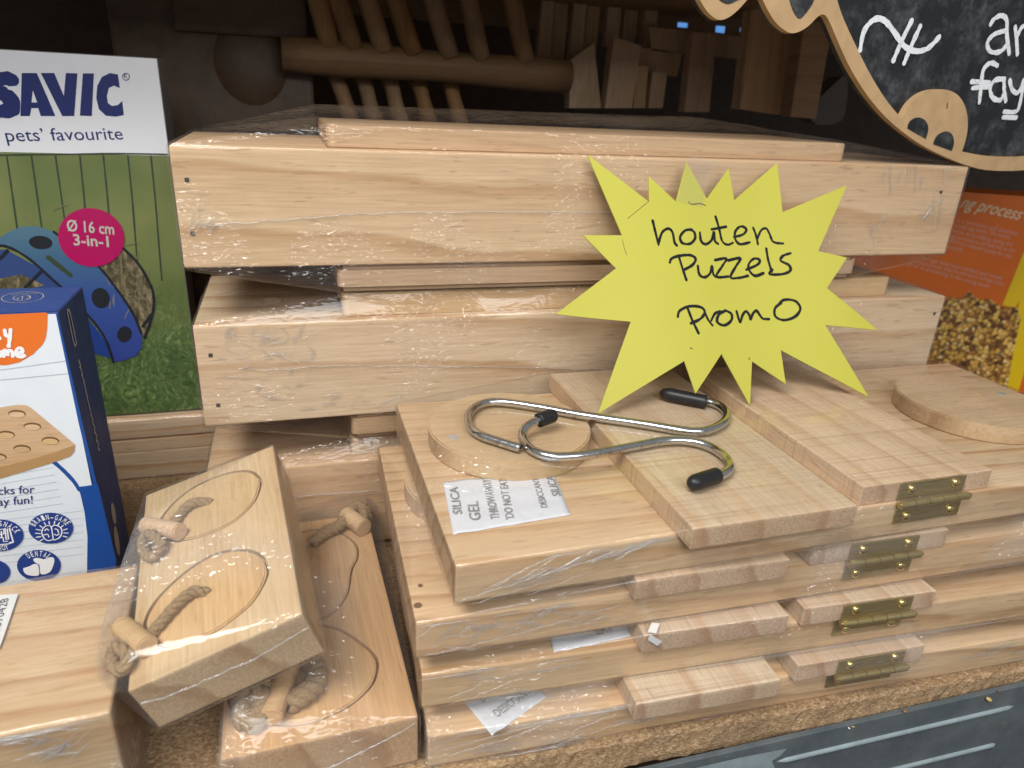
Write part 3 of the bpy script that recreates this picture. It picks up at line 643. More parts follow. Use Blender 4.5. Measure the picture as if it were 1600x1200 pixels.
hand = [  # houten
 [(485, 345), (497, 395), (510, 447)], [(510, 440), (525, 395), (552, 378), (570, 395), (578, 435), (588, 449)],
 [(655, 380), (625, 385), (603, 412), (612, 438), (645, 441), (668, 418), (664, 390), (645, 380)], [(690, 392), (695, 428), (716, 441), (742, 422), (752, 388), (756, 425), (770, 438)],
 [(760, 322), (775, 372), (788, 425), (812, 441), (836, 432)], [(742, 377), (806, 364)], [(840, 408), (880, 396), (893, 374), (870, 362), (847, 382), (845, 415), (866, 438), (908, 430)],
 [(922, 368), (934, 400), (942, 438)], [(940, 415), (955, 380), (976, 372), (990, 396), (1006, 430), (1045, 438)],
 # Puzzels
 [(598, 500), (612, 545), (629, 595)], [(558, 522), (566, 505), (600, 493), (648, 490), (670, 506), (655, 532), (618, 553)], [(680, 535), (686, 570), (708, 583), (733, 566), (742, 533), (748, 568), (760, 580)],
 [(757, 508), (806, 500), (790, 530), (762, 578), (815, 577)], [(815, 508), (868, 498), (850, 530), (824, 580), (862, 582), (900, 573)], [(893, 547), (940, 526), (950, 506), (926, 500), (904, 522), (906, 550), (930, 573), (966, 562)],
 [(977, 458), (985, 505), (1000, 556)], [(1076, 480), (1046, 490), (1036, 510), (1070, 531), (1074, 555), (1040, 568), (990, 566), (1002, 548)],
 # promo
 [(635, 718), (655, 768), (681, 821)], [(592, 752), (600, 727), (640, 708), (690, 710), (709, 731), (690, 760), (648, 780)], [(710, 735), (725, 765), (743, 787)], [(737, 768), (754, 737), (777, 727)],
 [(800, 724), (772, 740), (764, 772), (795, 786), (826, 765), (827, 737), (800, 722)], [(850, 725), (860, 760), (867, 772), (876, 742), (891, 725), (905, 740), (911, 760), (921, 735), (936, 722), (950, 740), (964, 756), (990, 758)],
 [(1040, 690), (1015, 712), (1016, 746), (1050, 763), (1095, 750), (1117, 716), (1096, 683), (1052, 677), (1028, 697)]]
strokes(st, 'lettering', spl, [zs(*p) for p in hand], .00155, 'ink', .00012)
strokes(st, 'crease', spl, [zs((470, 262), (410, 310), (380, 335)), zs((358, 425), (366, 460), (376, 488))], .0003, 'hole_print', .0001)
strokes(st, 'scuff', spl, [zs((640, 262), (655, 272), (690, 268), (715, 275)), zs((645, 884), (655, 888)), zs((905, 924), (905, 930))], .0007, 'hole_print', .0001)
polyw(st, 'tape', spl, zs((628, 92), (650, 60), (775, 82), (735, 160), (700, 285), (590, 262)), 'tape', .0004)

# ================================================================== two rope blocks
def Emat(a, b, c): return Matrix.Rotation(c, 3, 'Z') @ Matrix.Rotation(b, 3, 'Y') @ Matrix.Rotation(a, 3, 'X')
z1, z2, z4b, zk = Z(3.077, 160, 650), Z(3.077, 160, 900), Z(3.2, 0, 825), Z(5.454, 400, 640)
def rope_block(label, O, E, w, d, t, discs, ropes, dowels, seedv, seam_px, mat='film', wd='pine_block'):
    T = Thing('rope_block', label, 'puzzle block', O, Emat(*E), group='rope puzzle blocks')
    R3 = T.M.to_3x3(); tp = Plane(O, R3 @ V((0, 0, 1))); loc = lambda p, h=0: T.Mi @ (tp.hit(p) + tp.N * h)
    blk = T.add('block', box((0, 0, -t), (w, d, 0), .0008), wd)
    for dp in discs:
        p = [loc(q) for q in dp]; p = catmull([(q.x, q.y) for q in p], 5, True); c = sum(p, V((0, 0))) / len(p)
        p = [V((min(max(q.x, .0012), w - .0012), min(max(q.y, .0012), d - .0012))) for q in p]
        shr = lambda e: [(q + (c - q).normalized() * e) for q in p]
        cut(blk, prism([tuple(q) for q in shr(0)], -.004, .003)); T.add('disc', prism([tuple(q) for q in shr(.0013)], -.0039, .00015, .0006), wd)
    for path, r in ropes: rope(T, [loc(q[:2], q[2]) for q in path], r)
    for a, b, r, h in dowels: T.add('dowel', cyl_between(loc(a, h), loc(b, h), r), 'dowel', smooth=False)
    film(T, .00045, .0034, mat, .0007, seedv, (40, 40, 120))
    if seam_px: seam(T, Plane(T.M @ V((0, -.0006, 0)), R3 @ V((0, -1, 0))), seam_px, .0007)
    return T
def kz(conv, pts): return [(*conv(p[:2])[0], p[2]) for p in pts]
rA = rope_block('pine block with two rope loops, tilted on top of the other rope block', (-.0672, .2232, .0607), (.1002, -.3091, .0579), .065, .122, .0241,
    [z4b((715, 480), (760, 380), (850, 280), (960, 190), (1080, 125), (1200, 102), (1300, 125), (1343, 190), (1335, 260), (1270, 370), (1180, 450), (1080, 520), (960, 570), (860, 600), (790, 595), (740, 550)),
     z1((262, 520), (330, 425), (430, 345), (550, 288), (650, 262), (720, 264), (762, 300), (762, 350), (730, 420), (650, 500), (560, 550), (440, 592), (330, 606), (270, 580))],
    [(kz(z4b, [(1038, 322, -.001), (985, 336, .0022), (925, 378, .0024), (855, 450, .0022), (785, 530, .0022), (725, 585, .002), (660, 600, .003), (605, 640, .0045), (590, 715, .0035), (640, 730, .003), (668, 670, .005), (620, 650, .007)]), .0024),
     (kz(z1, [(522, 412, -.001), (455, 432, .0022), (400, 470, .0024), (345, 540, .002), (290, 575, .003), (232, 605, .004), (214, 660, .0035), (252, 700, .003), (305, 650, .0045), (262, 615, .007)]), .0024)],
    [(*z4b((632, 520), (765, 628)), .0042, .004), (*z1((225, 552), (395, 588)), .0040, .004)], 1.9, z2((185, 605), (330, 560), (480, 500), (640, 430), (800, 350), (990, 238)), 'film_crinkled')
rB = rope_block('orange pine rope block lying flat on the shelf under the tilted one', (-.039, .2162, .0262), (0, 0, .0254), .0762, .158, .0255,
    [z2((860, 724), (1000, 712), (1150, 652), (1250, 582), (1315, 500), (1325, 400), (1250, 320), (1120, 245), (950, 230), (780, 270), (640, 400), (590, 560), (660, 690)),
     z1((985, 548), (1080, 545), (1160, 565), (1225, 620), (1232, 680), (1205, 740), (1180, 860), (1100, 960), (980, 990), (880, 960), (840, 850), (850, 700), (900, 590))],
    [(kz(z2, [(900, 640, .003), (965, 615, .0048), (1020, 570, .005), (1035, 505, .005), (1000, 450, .005), (940, 440, .005)]), .0046),
     (kz(z2, [(800, 600, .006), (745, 590, .006), (690, 640, .0055), (680, 715, .004), (740, 735, .004), (775, 660, .007), (730, 640, .009)]), .0042),
     (kz(zk, [(480, 1170, .002), (600, 1090, .0035), (700, 1050, .004), (780, 990, .005), (840, 900, .0055), (920, 905, .005), (945, 965, .005), (905, 990, .008)]), .0036)],
    [(*z2((905, 478), (815, 730)), .0048, .0055), (*zk((765, 955), (925, 1075)), .0052, .005)], 6.3, z2((990, 950), (1180, 870), (1400, 760), (1500, 700)), 'film_crinkled', 'orange_block')

# ================================================================== low box at the lower left
lb = Thing('low_box', 'wide pale pine box in crinkled film with a barcode sticker', 'wooden box', (-.0722, .2182, .0005), Matrix.Rotation(math.radians(3.2), 3, 'Z'))
lb.add('body', box((-.23, 0, 0), (0, .0885, .0572), .0015, 3), 'pine_b')
film(lb, .0008, .0036, 'film_crinkled', .0006, 3.3, (24, 50, 90))
lpl = Plane((0, 0, .0577), (0, 0, 1))
creases(lb, Plane((-.0722, .2177, 0), lb.M.to_3x3() @ V((0, -1, 0))), fold_fan((20, 1150), 12, 12, 80, 18, 22) + fold_fan((60, 1180), 25, 12, 55, 25, 20) + [[(10, 1150), (70, 1132), (160, 1116)], [(60, 1185), (110, 1165), (150, 1128)]], zr=(.001, .0565))
stk = polyw(lb, 'sticker', lpl, z4b((-60, 352), (94, 340), (20, 560), (0, 612), (-60, 640)), 'sticker_white', .0012)
text(lb, '5033370428', lpl, *z4b((-22, 610), (48, 362)), 'ink', .0030, stk, off=.0014); text(lb, 'TINI', lpl, *z4b((-4, 440), (12, 375)), 'ink', .0030, stk, off=.0014)

# ================================================================== long box behind at the left and the pet toy carton on it
lg = Thing('long_box', 'long flat pine box in film behind, carrying the carton with blue lettering', 'wooden box', (-.26, .497, .0005))
lg.add('body', box((0, 0, 0), (.235, .11, .0205), .001), 'pine_b'); lg.add('body', box((0, .0006, .0207), (.235, .11, .030), .001), 'pine_b'); lg.add('body', box((0, 0, .0302), (.235, .11, .0466), .004, 3), 'pine_b')
film(lg, .0005, .006, 'film', .0005, 7.7, (20, 40, 60))

SV = Plane((0, .503, 0), (0, -1, 0))
sv = Thing('toy_carton', 'white and green carton with blue lettering and a printed hay ball', 'carton', (-.07, .503, .0482))
sv.add('carton', box((-.19, 0, 0), (.0016, .030, .2285), .0006), 'card_side')
xr = -.0695
def svq(x0, z0, x1, z1): return [tuple(q) for q in ((x0, z0), (x1, z0), (x1, z1), (x0, z1))]
def local_panel(T, name, pts, mat, parent=None, off=.0002):
    bm = bmesh.new(); bm.faces.new([bm.verts.new((x, -off, z)) for x, z in pts]); return T.add(name, bm, mat, parent, hull=False)
zA = Z(3.2, 0, 0); zR = Z(4.138, 0, 310)
ztop = (sv.Mi @ SV.hit((120, 240))).z
mea = local_panel(sv, 'meadow_print', [(-.1895, .0005), (.0011, .0005), (.0011, ztop), (-.1895, ztop)], 'meadow')
hdr = local_panel(sv, 'header_print', [(-.1895, ztop), (.0011, ztop), (.0011, .228), (-.1895, .228)], 'white_print')
letters = [zA((110, 365), (185, 365), (278, 580), (205, 580), (192, 540), (158, 540), (150, 580), (103, 580)), zA((205, 365), (272, 365), (320, 480), (330, 365), (388, 367), (372, 580), (312, 580)), zA((415, 367), (470, 367), (460, 580), (400, 578)),
    zA((590, 372), (600, 440), (570, 428), (545, 440), (535, 480), (540, 515), (560, 530), (590, 525), (612, 505), (620, 575), (580, 583), (530, 578), (495, 545), (482, 490), (487, 430), (510, 385), (550, 365))]
for p in letters: polyw(sv, 'letter', SV, p, 'navy', .0004, hdr)
polyw(sv, 'letter_gap', SV, zA((166, 452), (187, 512), (159, 512)), 'white_print', .0006, hdr)
strokes(sv, 'letter', SV, [zA((62, 398), (20, 392), (-18, 408), (-22, 440), (20, 472), (56, 500), (58, 540), (25, 556), (-40, 552))], .0078, 'navy', .0004, hdr)
text(sv, "pets’ favourite", SV, *zA((35, 707), (618, 697)), 'navy', .0075, hdr, off=.0004)
strokes(sv, 'registered_mark', SV, [zA(*(ell(631, 384, 17, 17, 0, 14) + [(648, 384)]))], .0004, 'navy', .0004, hdr); text(sv, 'R', SV, *zA((624, 393), (639, 393)), 'navy', .0024, hdr, off=.0004)
wires = [zA((x, 780), (x + 26, 960), (x + 60, 1200)) for x in (35, 158, 278)] + [zA((x, 780), (x + 22, 1000), (x + 42, 1250), (x + 55, 1400)) for x in (400, 517, 640, 755)] + [zA((0, 776), (300, 772), (600, 768), (840, 772))]
strokes(sv, 'wire_print', SV, wires, .0010, 'wire_print', .0003, mea)
polyw(sv, 'hay_print', SV, zR((650, 440), (790, 330), (900, 430), (975, 570), (995, 700), (930, 900), (860, 740), (760, 590)), 'hay', .0004, mea)
polyw(sv, 'hay_print', SV, zR((-20, 330), (40, 330), (280, 460), (560, 760), (700, 1000), (560, 1000), (-20, 1000)), 'side_navy', .0004, mea)
polyw(sv, 'hay_print', SV, zR((-20, 520), (140, 490), (290, 560), (-20, 640)), 'hay', .0005, mea)
polyw(sv, 'hay_print', SV, zR((500, 720), (560, 760), (700, 940), (715, 1030), (600, 1000), (560, 900)), 'deep_blue', .0005, mea)
rg = polyw(sv, 'ring_print', SV, zR((-20, 265), (60, 215), (150, 178), (250, 180), (350, 215), (450, 290), (560, 380), (650, 450), (760, 590), (860, 740), (920, 880), (918, 960), (880, 1015), (800, 1045), (735, 1055), (720, 1000), (680, 900), (620, 810), (540, 720), (430, 600), (330, 510), (220, 410), (120, 340), (40, 305), (-20, 298)), 'ring', .0006, mea)
strokes(sv, 'outline_print', SV, [zR((-10, 302), (40, 308), (120, 343), (220, 412), (330, 512), (430, 602), (540, 722), (620, 812), (680, 902), (720, 1005), (733, 1055)), zR((800, 322), (900, 428), (978, 570), (996, 680), (972, 800), (935, 900)), zR((925, 825), (985, 740)), zR((0, 390), (50, 335)), zR((160, 580), (275, 462)), zR((350, 215), (450, 292), (560, 382), (650, 450), (760, 590), (860, 740), (915, 870))], .0016, 'print_black', .0007, mea)
for e in ((265, 283, 76, 43, 5), (652, 642, 58, 66, -20), (806, 876, 46, 52, 25)): polyw(sv, 'hole_print', SV, zR(*ell(*e)), 'print_black', .0008, rg)
strokes(sv, 'slot_print', SV, [zR((318, 382), (390, 440), (455, 492))], .0030, 'wire_print', .0008, rg)
mg = polyw(sv, 'badge', SV, zR(*ell(592, 250, 215, 188, 12, 40)), 'magenta', .0010, mea)
text(sv, 'Ø 16 cm', SV, *zR((438, 207), (742, 231)), 'pale_print', .0072, mg, off=.0012, bold=.02); text(sv, '3-in-1', SV, *zR((480, 299), (708, 311)), 'pale_print', .0072, mg, off=.0012, bold=.02)
hs = []
for k in range(46):
    x, y = random.uniform(690, 960), random.uniform(420, 800); a = random.uniform(-1, 2.2); l = random.uniform(40, 130); hs.append(zR((x, y), (x + l * math.cos(a), y - l * math.sin(a))))
for x, y, u, v in ((150, 115, 225, 170), (270, 100, 330, 150), (345, 75, 430, 40), (900, 285, 800, 305), (1000, 900, 1076, 935), (560, 1150, 700, 1050)): hs.append(zR((x, y), (u, v)))
strokes(sv, 'straw_print', SV, hs, .0005, 'hay_pale', .0005, mea)['kind'] = 'stuff'

# ================================================================== blue and white toy carton
YB = .362; BP = Plane((0, YB, 0), (0, -1, 0)); zT = .1628; xB = -.1052
bb = Thing('toy_carton', 'white and blue snack toy carton with an orange blob and round icons', 'carton', (xB, YB, .0005))
bb.add('carton', box((-.13, 0, 0), (0, .046, zT), .0007), 'side_navy')
def bpanel(name, pts, mat, off=.00015): return local_panel(bb, name, pts, mat, None, off)
frp = bpanel('front_print', [(-.1295, .0005), (-.0006, .0005), (-.0006, zT - .0008), (-.1295, zT - .0008)], 'sky_print')
bm = bmesh.new(); bm.faces.new([bm.verts.new(q) for q in ((-.1295, .0006, zT + .0002), (-.0006, .0006, zT + .0002), (-.0006, .0455, zT + .0002), (-.1295, .0455, zT + .0002))]); tpp = bb.add('top_print', bm, 'deep_blue', hull=False)
zB, zC, zD = Z(4.8, 0, 430), Z(4, 0, 600), Z(7.06, 0, 740)
ob = polyw(bb, 'orange_blob', BP, zB((-60, 297), (345, 278), (358, 290), (355, 400), (345, 470), (320, 520), (250, 590), (150, 650), (60, 672), (-60, 675)), 'orange', .0003, frp)
strokes(bb, 'lettering', BP, [zB((-14, 452), (2, 472)), zB((38, 410), (48, 448), (74, 456)), zB((82, 405), (76, 470), (68, 530)), zB((-4, 572), (2, 604)), zB((30, 605), (27, 572), (45, 560), (58, 576), (59, 602), (62, 572), (82, 560), (96, 576), (98, 606)), zB((122, 584), (168, 574), (164, 548), (140, 544), (124, 570), (130, 600), (160, 609), (184, 600))], .0016, 'white_print', .0005, ob)
strokes(bb, 'plank_line_print', BP, [zB((-10, 711), (500, 640)), zB((-10, 786), (520, 735))], .0004, 'rule_print', .0003, frp)
blue_strip = [zB((416, 283), (428, 283))[0], zB((416, 283), (428, 283))[1]]
polyw(bb, 'edge_print', BP, [zB((418, 282))[0], zB((430, 282))[0], (129, 660), (152, 758), (147, 758), (123, 660)], 'blue', .00035, frp)
tray = polyw(bb, 'tray_print', BP, zC((-20, 150), (0, 145), (110, 128), (165, 130), (200, 150), (470, 375), (465, 420), (440, 450), (330, 490), (150, 545), (0, 590), (-20, 595)), 'tan_print', .0004, frp)
polyw(bb, 'tray_print', BP, zC((470, 378), (465, 420), (440, 450), (330, 490), (150, 545), (0, 590), (-20, 595), (-20, 520), (160, 480), (340, 425)), 'tan_dark', .00045, frp)
for cx, cy in ((108, 185), (204, 264), (316, 353), (140, 403), (40, 315), (-12, 455)):
    polyw(bb, 'tray_hole_print', BP, zC(*ell(cx, cy - 2, 55, 24, 2)), 'hole_print', .0005, tray); polyw(bb, 'tray_hole_print', BP, zC(*ell(cx, cy + 3, 49, 18, 2)), 'tan_print', .0006, tray)
strokes(bb, 'wave_print', BP, [zC((335, 483), (400, 540), (465, 610), (495, 660))], .0018, 'blue', .0004, frp)
polyw(bb, 'wave_print', BP, zC((488, 640), (540, 634), (612, 622), (728, 1100), (722, 1150), (545, 1180), (548, 950), (530, 800), (505, 690)), 'blue', .0005, frp)
bm = text_bm('cks for', BP, *zC((-6, 690), (221, 678)), .0048, .0005, .004, .12); text_bm('ay fun!', BP, *zC((-10, 758), (212, 743)), .0048, .0005, .004, .12, bm); bb.add('lettering', bm, 'navy', frp, True, hull=False)
strokes(bb, 'ruled_line_print', BP, [zC((-10, y + 60), (330 + k * 12 if k < 6 else 520, y)) for k, y in ((k, 520 + k * 45) for k in range(13))], .00022, 'rule_print', .0003, frp)
bd = polyw(bb, 'badge', BP, zC(*ell(320, 897, 140, 97, 0)), 'deep_blue', .0006, frp)
arc_text(bb, 'BRAIN-GAME', BP, 320, 915, 108, 74, 158, 28, .0032, 'white_print', bd, .0008, zC)
brain = [zD((580, 720), (540, 730), (500, 712), (480, 680), (466, 640), (478, 600), (500, 575), (535, 562), (565, 572), (575, 600), (588, 680), (595, 718), (625, 715), (665, 690), (688, 640), (680, 595), (645, 565), (600, 560), (572, 580)), zD((500, 620), (520, 600), (540, 615)), zD((495, 665), (530, 660), (545, 690)), zD((610, 600), (640, 610), (650, 640)), zD((605, 660), (635, 670), (655, 655))]
brain += [zD(a, b) for a, b in (((445, 565), (468, 582)), ((405, 605), (452, 614)), ((398, 648), (448, 652)), ((408, 692), (455, 685)), ((445, 735), (478, 714)), ((493, 530), (508, 556)), ((545, 518), (552, 548)), ((610, 516), (602, 550)), ((660, 532), (642, 560)), ((702, 560), (680, 582)), ((746, 600), (706, 612)), ((756, 645), (710, 645)), ((744, 690), (704, 680)))]
strokes(bb, 'brain_icon', BP, brain, .00055, 'white_print', .0008, bd)
bd = polyw(bb, 'badge', BP, zC(*ell(0, 942, 150, 100, 0)), 'deep_blue', .0006, frp)
arc_text(bb, 'SNACK', BP, -5, 960, 112, 78, 92, 22, .0032, 'white_print', bd, .0008, zC); text(bb, 'TOY', BP, *zD((5, 842), (105, 825)), 'white_print', .0032, bd, off=.0008, bold=.012)
strokes(bb, 'maze_icon', BP, [zD((-20, 610), (45, 602), (50, 655), (10, 660)), zD((60, 595), (75, 720), (100, 715), (85, 600), (110, 595), (150, 740), (110, 750)), zD((-10, 700), (40, 695), (45, 740), (90, 735)), zD((-10, 775), (100, 765), (155, 745)), zD((20, 630), (25, 690))], .0006, 'white_print', .0008, bd, 1)
bd = polyw(bb, 'badge', BP, zC(*ell(245, 1130, 137, 98, 0)), 'deep_blue', .0006, frp)
arc_text(bb, 'DENTAL', BP, 240, 1142, 96, 72, 128, 48, .0034, 'white_print', bd, .0008, zC)
polyw(bb, 'tooth_icon', BP, zD((370, 940), (400, 920), (450, 925), (490, 935), (540, 915), (590, 915), (605, 950), (590, 1010), (560, 1070), (500, 1100), (450, 1090), (440, 1000), (400, 975)), 'white_print', .0008, bd, 3)
polyw(bb, 'tooth_icon', BP, zD((262, 1035), (300, 1020), (340, 1005), (380, 985), (420, 990), (435, 1040), (430, 1110), (330, 1110), (280, 1085)), 'white_print', .0010, bd, 3)
polyw(bb, 'badge', BP, zC(*ell(-48, 1172, 115, 80, 0)), 'deep_blue', .0006, frp)
tpl = Plane((0, 0, .0005 + zT + .0002), (0, 0, 1))
strokes(bb, 'seal_print', tpl, [zB(*(ell(170, 170, 158, 40, -4, 24) + [(327, 159)])), zB(*(ell(165, 173, 65, 22, -4, 14) + [(230, 170)])), zB((150, 165), (190, 160)), zB((165, 190), (172, 160)), zB((110, 180), (140, 172), (130, 190)), zB((200, 182), (225, 165), (210, 160)), zB((90, 152), (170, 138), (285, 140))], .00030, 'pale_print', .0002, tpp)
sp_ = Plane((xB, 0, 0), (1, 0, 0))
side = [zB((500, 265), (510, 260), (525, 300), (560, 470), (565, 515), (550, 515), (510, 330), (500, 265))] + [zB((585 + k * 15, 640 + k * 62), (600 + k * 13, 680 + k * 62), (592 + k * 15, 690 + k * 62)) for k in range(11)]
strokes(bb, 'side_print', sp_, side, .0012, 'pale_print', .0003, bb.meshes[0])
for e in ((1247, 440, 22, 120, -8), (1283, 740, 24, 165, -8)): polyw(bb, 'side_print', sp_, zD(*ell(*e)), 'pale_print', .0003, bb.meshes[0])

# ================================================================== burnt orange carton at the right
QO = atZ((1575, 612), 0); oa = math.radians(-30); od = V((math.cos(oa), math.sin(oa), 0)); on = V((math.sin(oa), -math.cos(oa), 0)); OP = Plane(QO, on)
oc = Thing('food_carton', 'burnt orange food carton with cream script and a printed seed mix', 'carton', QO, Matrix.Rotation(oa, 3, 'Z'))
oc.add('carton', box((-.20, 0, .0003), (.05, .06, .1995), .0006), 'brown_orange')
z8, zP = Z(3, 1200, 250), Z(6, 1380, 280)
ocp = oc.meshes[0]
text(oc, 'ng process', OP, *zP((715, 262), (1282, 385)), 'cream_text', .0125, ocp, off=.0003, bold=.006, shear=.35)
lines_ = [('is a nutritious and delicious', (690, 400), (1252, 528)), ('simple egg foods. The entire', (665, 448), (1178, 562)), ('recipe, to the baking, drying and', (640, 496), (1200, 632)), ('egg products is carried out at the', (620, 545), (1225, 690)), ('ensures a constant quality for this', (600, 585), (1192, 742)), ('purpose.', (590, 642), (742, 678)),
    ('The eggs have been shelled and mixed', (330, 745), (1105, 945)), ('and pasteurised, they’re stored in refrigeration', (250, 772), (1125, 1000)), ('prior to processing in the mixing bowl.', (230, 810), (992, 1024))]
bm = bmesh.new()
for s, a, b in lines_: text_bm(s, OP, *zP(a, b), .0046, .0003, bm=bm)
oc.add('lettering', bm, 'pink_text', ocp, True, hull=False)
polyw(oc, 'seed_print', OP, z8((700, 700), (800, 690), (850, 640), (900, 650), (940, 615), (990, 655), (1040, 650), (1100, 690), (1165, 690), (1185, 740), (1150, 900), (1120, 1075), (700, 1060)), 'seeds', .0004, ocp)
polyw(oc, 'stripe_print', OP, z8((1215, 430), (1195, 560), (1100, 1095), (1165, 1110), (1260, 800), (1300, 430)), 'yellow_print', .00035, ocp)
polyw(oc, 'stripe_print', OP, z8((1230, 350), (1195, 440), (1098, 680), (1160, 690), (1230, 560), (1300, 350)), 'yellow_print', .0003, ocp)

# ================================================================== chalkboard sign standing on the stack
zc = Z(3.2, 1100, 0); CP = Plane((.42, .3815, .2376), (math.sin(.10), -math.cos(.10), .0))
cb = Thing('chalkboard_sign', 'monster shaped chalkboard sign with plain fibreboard rim and white chalk marks', 'sign', (.44, .383, .2376))
outer = catmull(zc((-80, -260), (-60, -60), (-20, 40), (40, 98), (92, 94), (145, 55), (195, 0), (230, -40), (262, -12), (300, 62), (342, 122), (402, 165), (452, 160), (500, 130), (545, 86), (576, 76), (602, 110), (642, 202), (702, 332), (782, 462), (872, 572), (962, 652), (1062, 722), (1182, 782), (1302, 828), (1420, 850), (1600, 845), (1800, 800), (2000, 690), (2120, 520)), 5)
outer = [tuple(p) for p in outer]; tail = zc((2160, 300), (2160, -260))
polyw(cb, 'board', CP, outer + tail, 'chalkboard', -.0004, thick=.0030)
inner = [tuple(p) for p in catmull(zc((2060, 300), (2010, 520), (1900, 650), (1750, 740), (1600, 780), (1400, 778), (1265, 755)), 5)]
nose = [tuple(p) for p in catmull(zc((1265, 755), (1287, 680), (1293, 600), (1275, 520), (1230, 465), (1160, 446), (1080, 460), (1010, 512), (962, 592)), 5)]
inner2 = [tuple(p) for p in catmull(zc((962, 592), (880, 490), (800, 360), (720, 200), (670, 90), (640, 0), (600, -160), (590, -260)), 5)]
fr = polyw(cb, 'rim', CP, outer + zc((2160, 300)) + inner + nose[1:] + inner2[1:], 'mdf', .0036, thick=.0040)
for p in (zc((990, 640), (1002, 605), (1040, 586), (1078, 600), (1095, 640), (1082, 692)), zc((1118, 718), (1138, 676), (1180, 655), (1213, 670), (1223, 710), (1212, 752))): polyw(cb, 'eye_cutout', CP, [tuple(q) for q in catmull(p, 5)], 'chalkboard', .0039, fr)
for p in (zc((20, -60), (45, -5), (88, 22), (130, 12), (180, -30), (150, -120)), zc((385, -60), (400, 0), (422, 62), (450, 96), (482, 70), (525, 0), (520, -100))): polyw(cb, 'petal_inlay', CP, p, 'chalkboard', .0039, fr, 3)
strokes(cb, 'chalk_mark', CP, [zc((780, 250), (800, 155), (850, 98), (900, 102), (950, 160), (1000, 230), (1060, 256), (1120, 240), (1175, 185)), zc((1037, 105), (990, 200), (947, 300)), zc((1080, 132), (1040, 220), (1000, 315))], .0032, 'chalk', .0001)
strokes(cb, 'lettering', CP, [zc((1432, 122), (1450, 95), (1485, 78), (1512, 100), (1514, 180), (1525, 268)), zc((1512, 152), (1450, 172), (1416, 215), (1432, 258), (1480, 258), (1512, 225)), zc((1555, 135), (1562, 200), (1566, 270)), zc((1563, 185), (1590, 135), (1625, 132), (1645, 200), (1650, 270)),
    zc((1466, 328), (1432, 315), (1396, 350), (1385, 430), (1376, 512)), zc((1337, 408), (1426, 412)), zc((1342, 440), (1422, 432)), zc((1492, 395), (1452, 402), (1430, 442), (1442, 488), (1480, 500), (1500, 468)), zc((1500, 395), (1500, 450), (1508, 505)), zc((1528, 402), (1540, 448), (1570, 462), (1598, 402)), zc((1600, 400), (1582, 500), (1562, 556), (1500, 558)), zc((1495, 586), (1560, 588))], .0030, 'chalk', .0001)
strokes(cb, 'knot', CP, [zc((1190, 515), (1188, 538))], .0010, 'hole_print', .0038, fr)

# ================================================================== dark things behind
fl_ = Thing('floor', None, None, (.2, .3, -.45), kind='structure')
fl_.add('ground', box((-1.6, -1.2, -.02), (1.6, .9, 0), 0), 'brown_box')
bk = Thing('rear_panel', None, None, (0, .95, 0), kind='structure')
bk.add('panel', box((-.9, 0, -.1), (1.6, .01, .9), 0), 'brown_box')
up = Thing('unseen_upper_shelf', None, None, (0, .5, .345), kind='structure')  # unseen overhead, put in low to keep light off the back
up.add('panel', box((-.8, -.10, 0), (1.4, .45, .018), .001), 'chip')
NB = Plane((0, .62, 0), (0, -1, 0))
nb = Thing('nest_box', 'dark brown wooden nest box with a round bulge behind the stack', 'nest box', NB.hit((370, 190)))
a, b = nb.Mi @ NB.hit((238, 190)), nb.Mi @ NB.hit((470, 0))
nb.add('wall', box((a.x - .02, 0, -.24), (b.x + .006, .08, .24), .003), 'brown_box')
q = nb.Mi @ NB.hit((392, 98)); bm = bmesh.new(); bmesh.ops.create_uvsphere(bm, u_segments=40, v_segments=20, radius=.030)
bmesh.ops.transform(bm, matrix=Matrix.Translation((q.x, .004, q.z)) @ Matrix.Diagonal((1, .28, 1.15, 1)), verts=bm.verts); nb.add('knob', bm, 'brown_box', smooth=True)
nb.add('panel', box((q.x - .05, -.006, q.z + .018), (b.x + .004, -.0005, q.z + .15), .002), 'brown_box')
RK = Plane((0, .60, 0), (0, -1, 0)); zr, zq = Z(3.2, 400, 0), Z(3.2, 800, 0)
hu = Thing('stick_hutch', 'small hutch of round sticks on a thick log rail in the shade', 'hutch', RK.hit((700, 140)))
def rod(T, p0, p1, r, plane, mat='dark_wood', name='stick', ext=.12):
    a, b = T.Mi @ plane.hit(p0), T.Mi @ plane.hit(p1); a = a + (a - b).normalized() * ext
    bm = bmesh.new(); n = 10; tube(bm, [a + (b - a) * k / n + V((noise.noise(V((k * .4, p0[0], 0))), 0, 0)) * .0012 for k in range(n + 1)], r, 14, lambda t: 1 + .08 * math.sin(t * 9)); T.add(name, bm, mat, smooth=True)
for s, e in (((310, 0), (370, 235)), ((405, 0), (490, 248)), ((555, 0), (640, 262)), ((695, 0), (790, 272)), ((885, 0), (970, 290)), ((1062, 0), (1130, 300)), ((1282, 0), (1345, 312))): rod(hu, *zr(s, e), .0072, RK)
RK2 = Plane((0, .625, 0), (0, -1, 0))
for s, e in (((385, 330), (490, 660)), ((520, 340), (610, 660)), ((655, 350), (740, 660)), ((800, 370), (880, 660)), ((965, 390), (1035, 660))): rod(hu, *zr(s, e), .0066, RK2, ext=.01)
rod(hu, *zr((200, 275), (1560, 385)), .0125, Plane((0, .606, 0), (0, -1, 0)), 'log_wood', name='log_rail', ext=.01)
RC = Plane((0, .64, 0), (0, -1, 0))
cr = Thing('slatted_crate', 'slatted wooden crate with upright planks in the dark behind the sign', 'crate', RC.hit((1100, 160)))
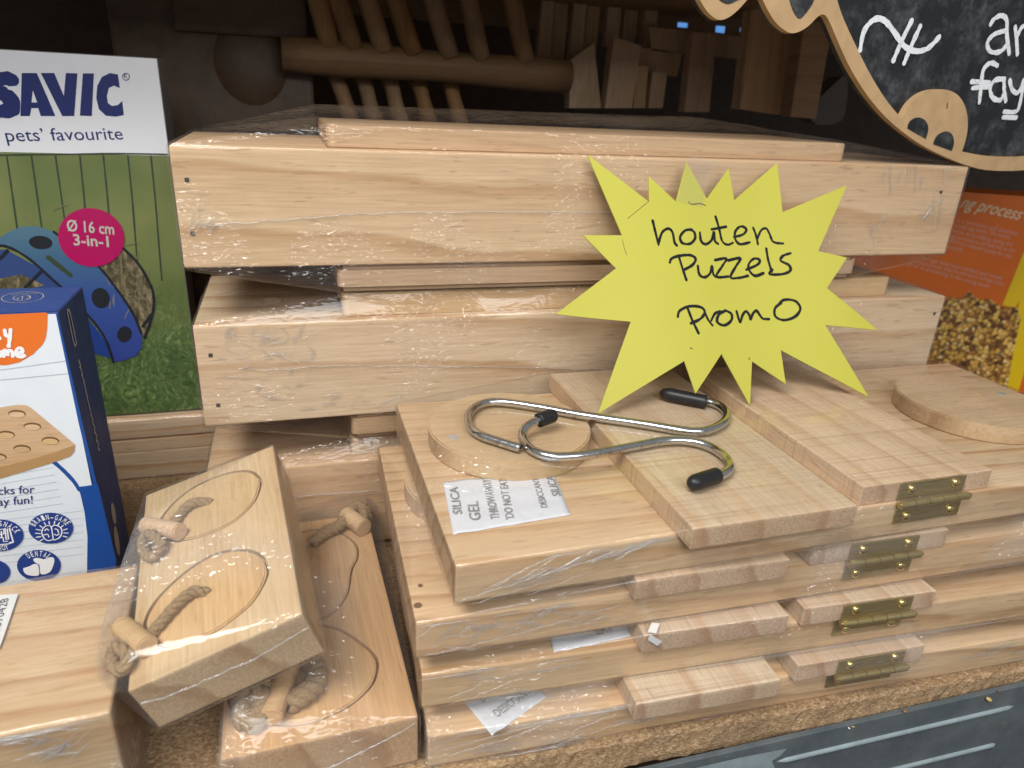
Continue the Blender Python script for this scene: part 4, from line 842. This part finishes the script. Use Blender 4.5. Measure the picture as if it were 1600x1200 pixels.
for p in (((290, 300), (410, 215), (445, 540), (285, 540)), ((500, 185), (635, 230), (590, 540), (455, 540)), ((620, 330), (672, 330), (655, 540), (598, 540)), ((700, 360), (772, 365), (750, 540), (680, 540)), ((905, 160), (1022, 170), (985, 560), (862, 560))):
    polyw(cr, 'plank', RC, zq(*p), 'crate_wood', random.uniform(0, .006), thick=.012)
for p in (((615, 225), (890, 262), (862, 382), (612, 345)), ((720, 128), (1200, 180), (1190, 292), (735, 250))): polyw(cr, 'rail', RC, zq(*p), 'crate_wood', -.014, thick=.010)
RF = Plane((0, .60, 0), (0, -1, 0))
polyw(cr, 'plank', RF, zq((1215, -60), (1440, -60), (1345, 575), (1138, 545)), 'crate_wood', 0, thick=.014)
polyw(cr, 'plank', RF, zq((1405, 120), (1545, 110), (1462, 590), (1338, 580)), 'pine_lid', .016, thick=.014)
for k, (x, x2) in enumerate(((252, 207), (335, 290), (420, 372), (505, 455), (600, 560), (700, 660), (790, 755))):
    polyw(cr, 'slat', RC, zq((x - 33, -120), (x + 33, -120), (x2 + 40, 300 if k < 4 else 225), (x2 - 28, 300 if k < 4 else 225)), 'crate_wood', -.03 - .006 * (k % 2), thick=.008)
GP = Plane((0, .74, 0), (0, -1, 0))
for p in (((110, -20), (128, -20), (126, 32), (108, 30)), ((190, -20), (208, -20), (204, 32), (190, 30)), ((835, 95), (880, 100), (876, 138), (832, 134)), ((1028, 100), (1068, 104), (1062, 165), (1022, 160)), ((1150, 85), (1210, 85), (1195, 155), (1145, 158)), ((-60, -30), (-10, -30), (-18, 8), (-52, 8))): polyw(Thing('daylight_gap', 'small blue daylight gap glowing between the dark slats', 'opening', GP.hit(zq(p[0])[0]), group='daylight gaps behind the crate'), 'pane', GP, zq(*p), 'glow', 0, thick=.002)
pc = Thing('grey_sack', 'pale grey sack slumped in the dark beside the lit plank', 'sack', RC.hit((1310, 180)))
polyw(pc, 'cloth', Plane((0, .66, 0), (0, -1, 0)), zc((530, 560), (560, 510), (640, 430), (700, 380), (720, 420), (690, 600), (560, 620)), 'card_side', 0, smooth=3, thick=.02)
